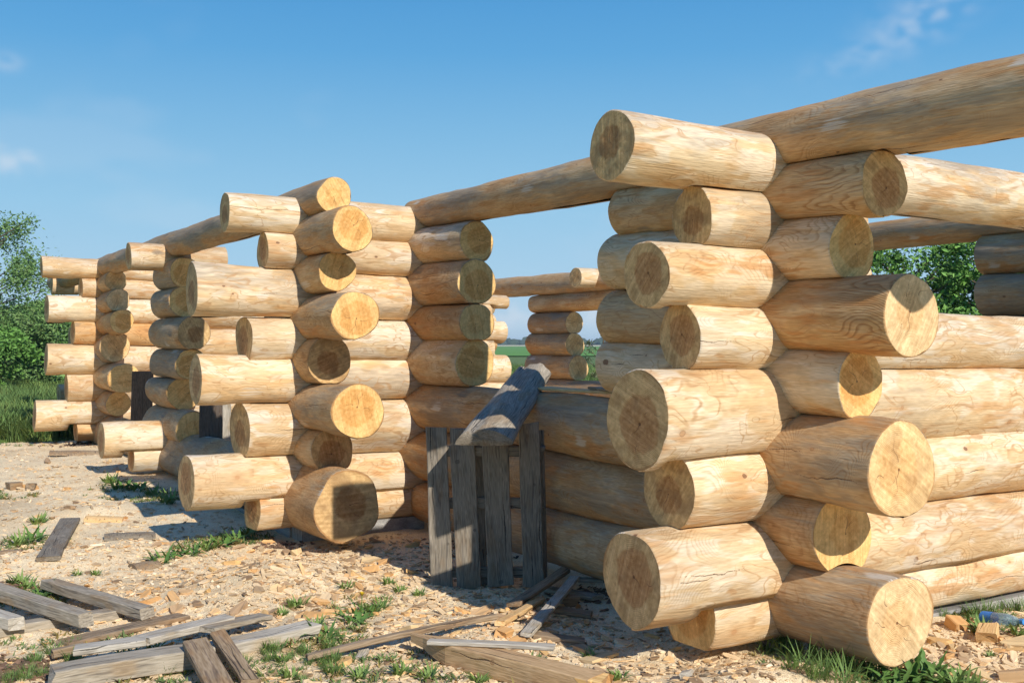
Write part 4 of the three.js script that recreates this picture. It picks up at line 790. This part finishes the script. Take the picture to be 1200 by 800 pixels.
{ // far wood along the horizon
  const r = rng(88), gs = [];
  for (let i = 0; i < 420; i++) {
    const Z = 930 + 120 * r(), X = mix(-0.75, 0.75, i / 420) * Z, s = 3.2 + 3.4 * r(), g = new THREE.IcosahedronGeometry(1, 2), a = g.attributes.position, sd = r() * 50;
    for (let k = 0; k < a.count; k++) { const f = 1 + 0.35 * N2(a.getX(k) * 2.2 + sd, a.getY(k) * 2.2 + a.getZ(k) * 1.7, 5); a.setXYZ(k, a.getX(k) * f * s * 1.5, a.getY(k) * f * s * (0.8 + 0.3 * Math.sin(i)), a.getZ(k) * f * s * 1.2); }
    g.deleteAttribute('uv'); g.computeVertexNormals(); g.translate(CU + RU * X + FU * Z, s * 0.25, -(CV + RV * X + FV * Z)); gs.push(g);
  }
  top(new THREE.Mesh(mergeGeometries(gs), new THREE.MeshStandardMaterial({ color: new THREE.Color(0.035, 0.06, 0.03), roughness: 1 })), 'far_wood', 'dark far wood along the horizon beyond the fields', 'wood', null, 'stuff');
}
{ // low picket fence on the meadow and a felled trunk near it
  const f = new THREE.Group(); let first = null;
  for (let i = 0; i < 14; i++) { const x = 2 + i * 4.2, [u, v] = ray(x, 432, 55 - i * 0.3), p = part(new THREE.BoxGeometry(0.07, 0.75 + 0.2 * R(), 0.05), darkBoard, 'picket', f); const w = V3(u, meadowH(u, v) + 0.36, v); first ??= w.clone().setY(0); p.position.copy(w).sub(first); }
  const a = f.children[0].position, b = f.children[13].position, rail = part(new THREE.BoxGeometry(a.distanceTo(b), 0.05, 0.03), darkBoard, 'rail', f); rail.position.copy(a).add(b).multiplyScalar(0.5); rail.position.y += 0.05; rail.rotation.y = Math.atan2(-(b.z - a.z), b.x - a.x);
  f.position.copy(first); top(f, 'picket_fence', 'low dark picket fence on the meadow', 'fence');
  const p = gp(30, 460, 0.1), q = gp(72, 462, 0.12), m = new THREE.Mesh(boardGeo(V3(p.u, p.h, p.v).distanceTo(V3(q.u, q.h, q.v)), 0.3, 0.2, ++bseed), greyBoard); orient(m, V3(p.u, p.h, p.v), V3(q.u, q.h, q.v)); top(m, 'fallen_trunk', 'grey stripped trunk lying in the grass beyond the building', 'log');
}
{ // blue plastic bottle lying by the footing
  const g = new THREE.Group(), prof = [[0.001, 0], [0.026, 0.001], [0.031, 0.008], [0.031, 0.05], [0.029, 0.06], [0.031, 0.07], [0.031, 0.13], [0.030, 0.15], [0.018, 0.19], [0.012, 0.205], [0.012, 0.222]].map(([a, b]) => new THREE.Vector2(a, b));
  const plastic = new THREE.MeshPhysicalMaterial({ color: new THREE.Color(0.55, 0.78, 0.95), roughness: 0.12, transmission: 0.75, thickness: 0, side: THREE.DoubleSide });
  part(new THREE.LatheGeometry(prof, 24), plastic, 'bottle_body', g);
  part(new THREE.CylinderGeometry(0.0318, 0.0318, 0.062, 24, 1, true), new THREE.MeshStandardMaterial({ color: new THREE.Color(0.02, 0.19, 0.60), roughness: 0.5, side: THREE.DoubleSide }), 'bottle_label', g).position.y = 0.035;
  part(new THREE.CylinderGeometry(0.0145, 0.0145, 0.018, 18), new THREE.MeshStandardMaterial({ color: new THREE.Color(0.05, 0.25, 0.6), roughness: 0.5 }), 'bottle_cap', g).position.y = 0.225;
  const p = gp(1152, 730), q = gp(1215, 737), P = V3(p.u, p.h + 0.035, p.v), Q = V3(q.u, q.h + 0.035, q.v); g.position.copy(P); g.scale.setScalar(1.25); g.quaternion.setFromUnitVectors(new THREE.Vector3(0, 1, 0), Q.sub(P).normalize());
  top(g, 'plastic_bottle', 'clear plastic bottle with blue label lying by the footing', 'bottle');
}
renderer.render(scene, camera);
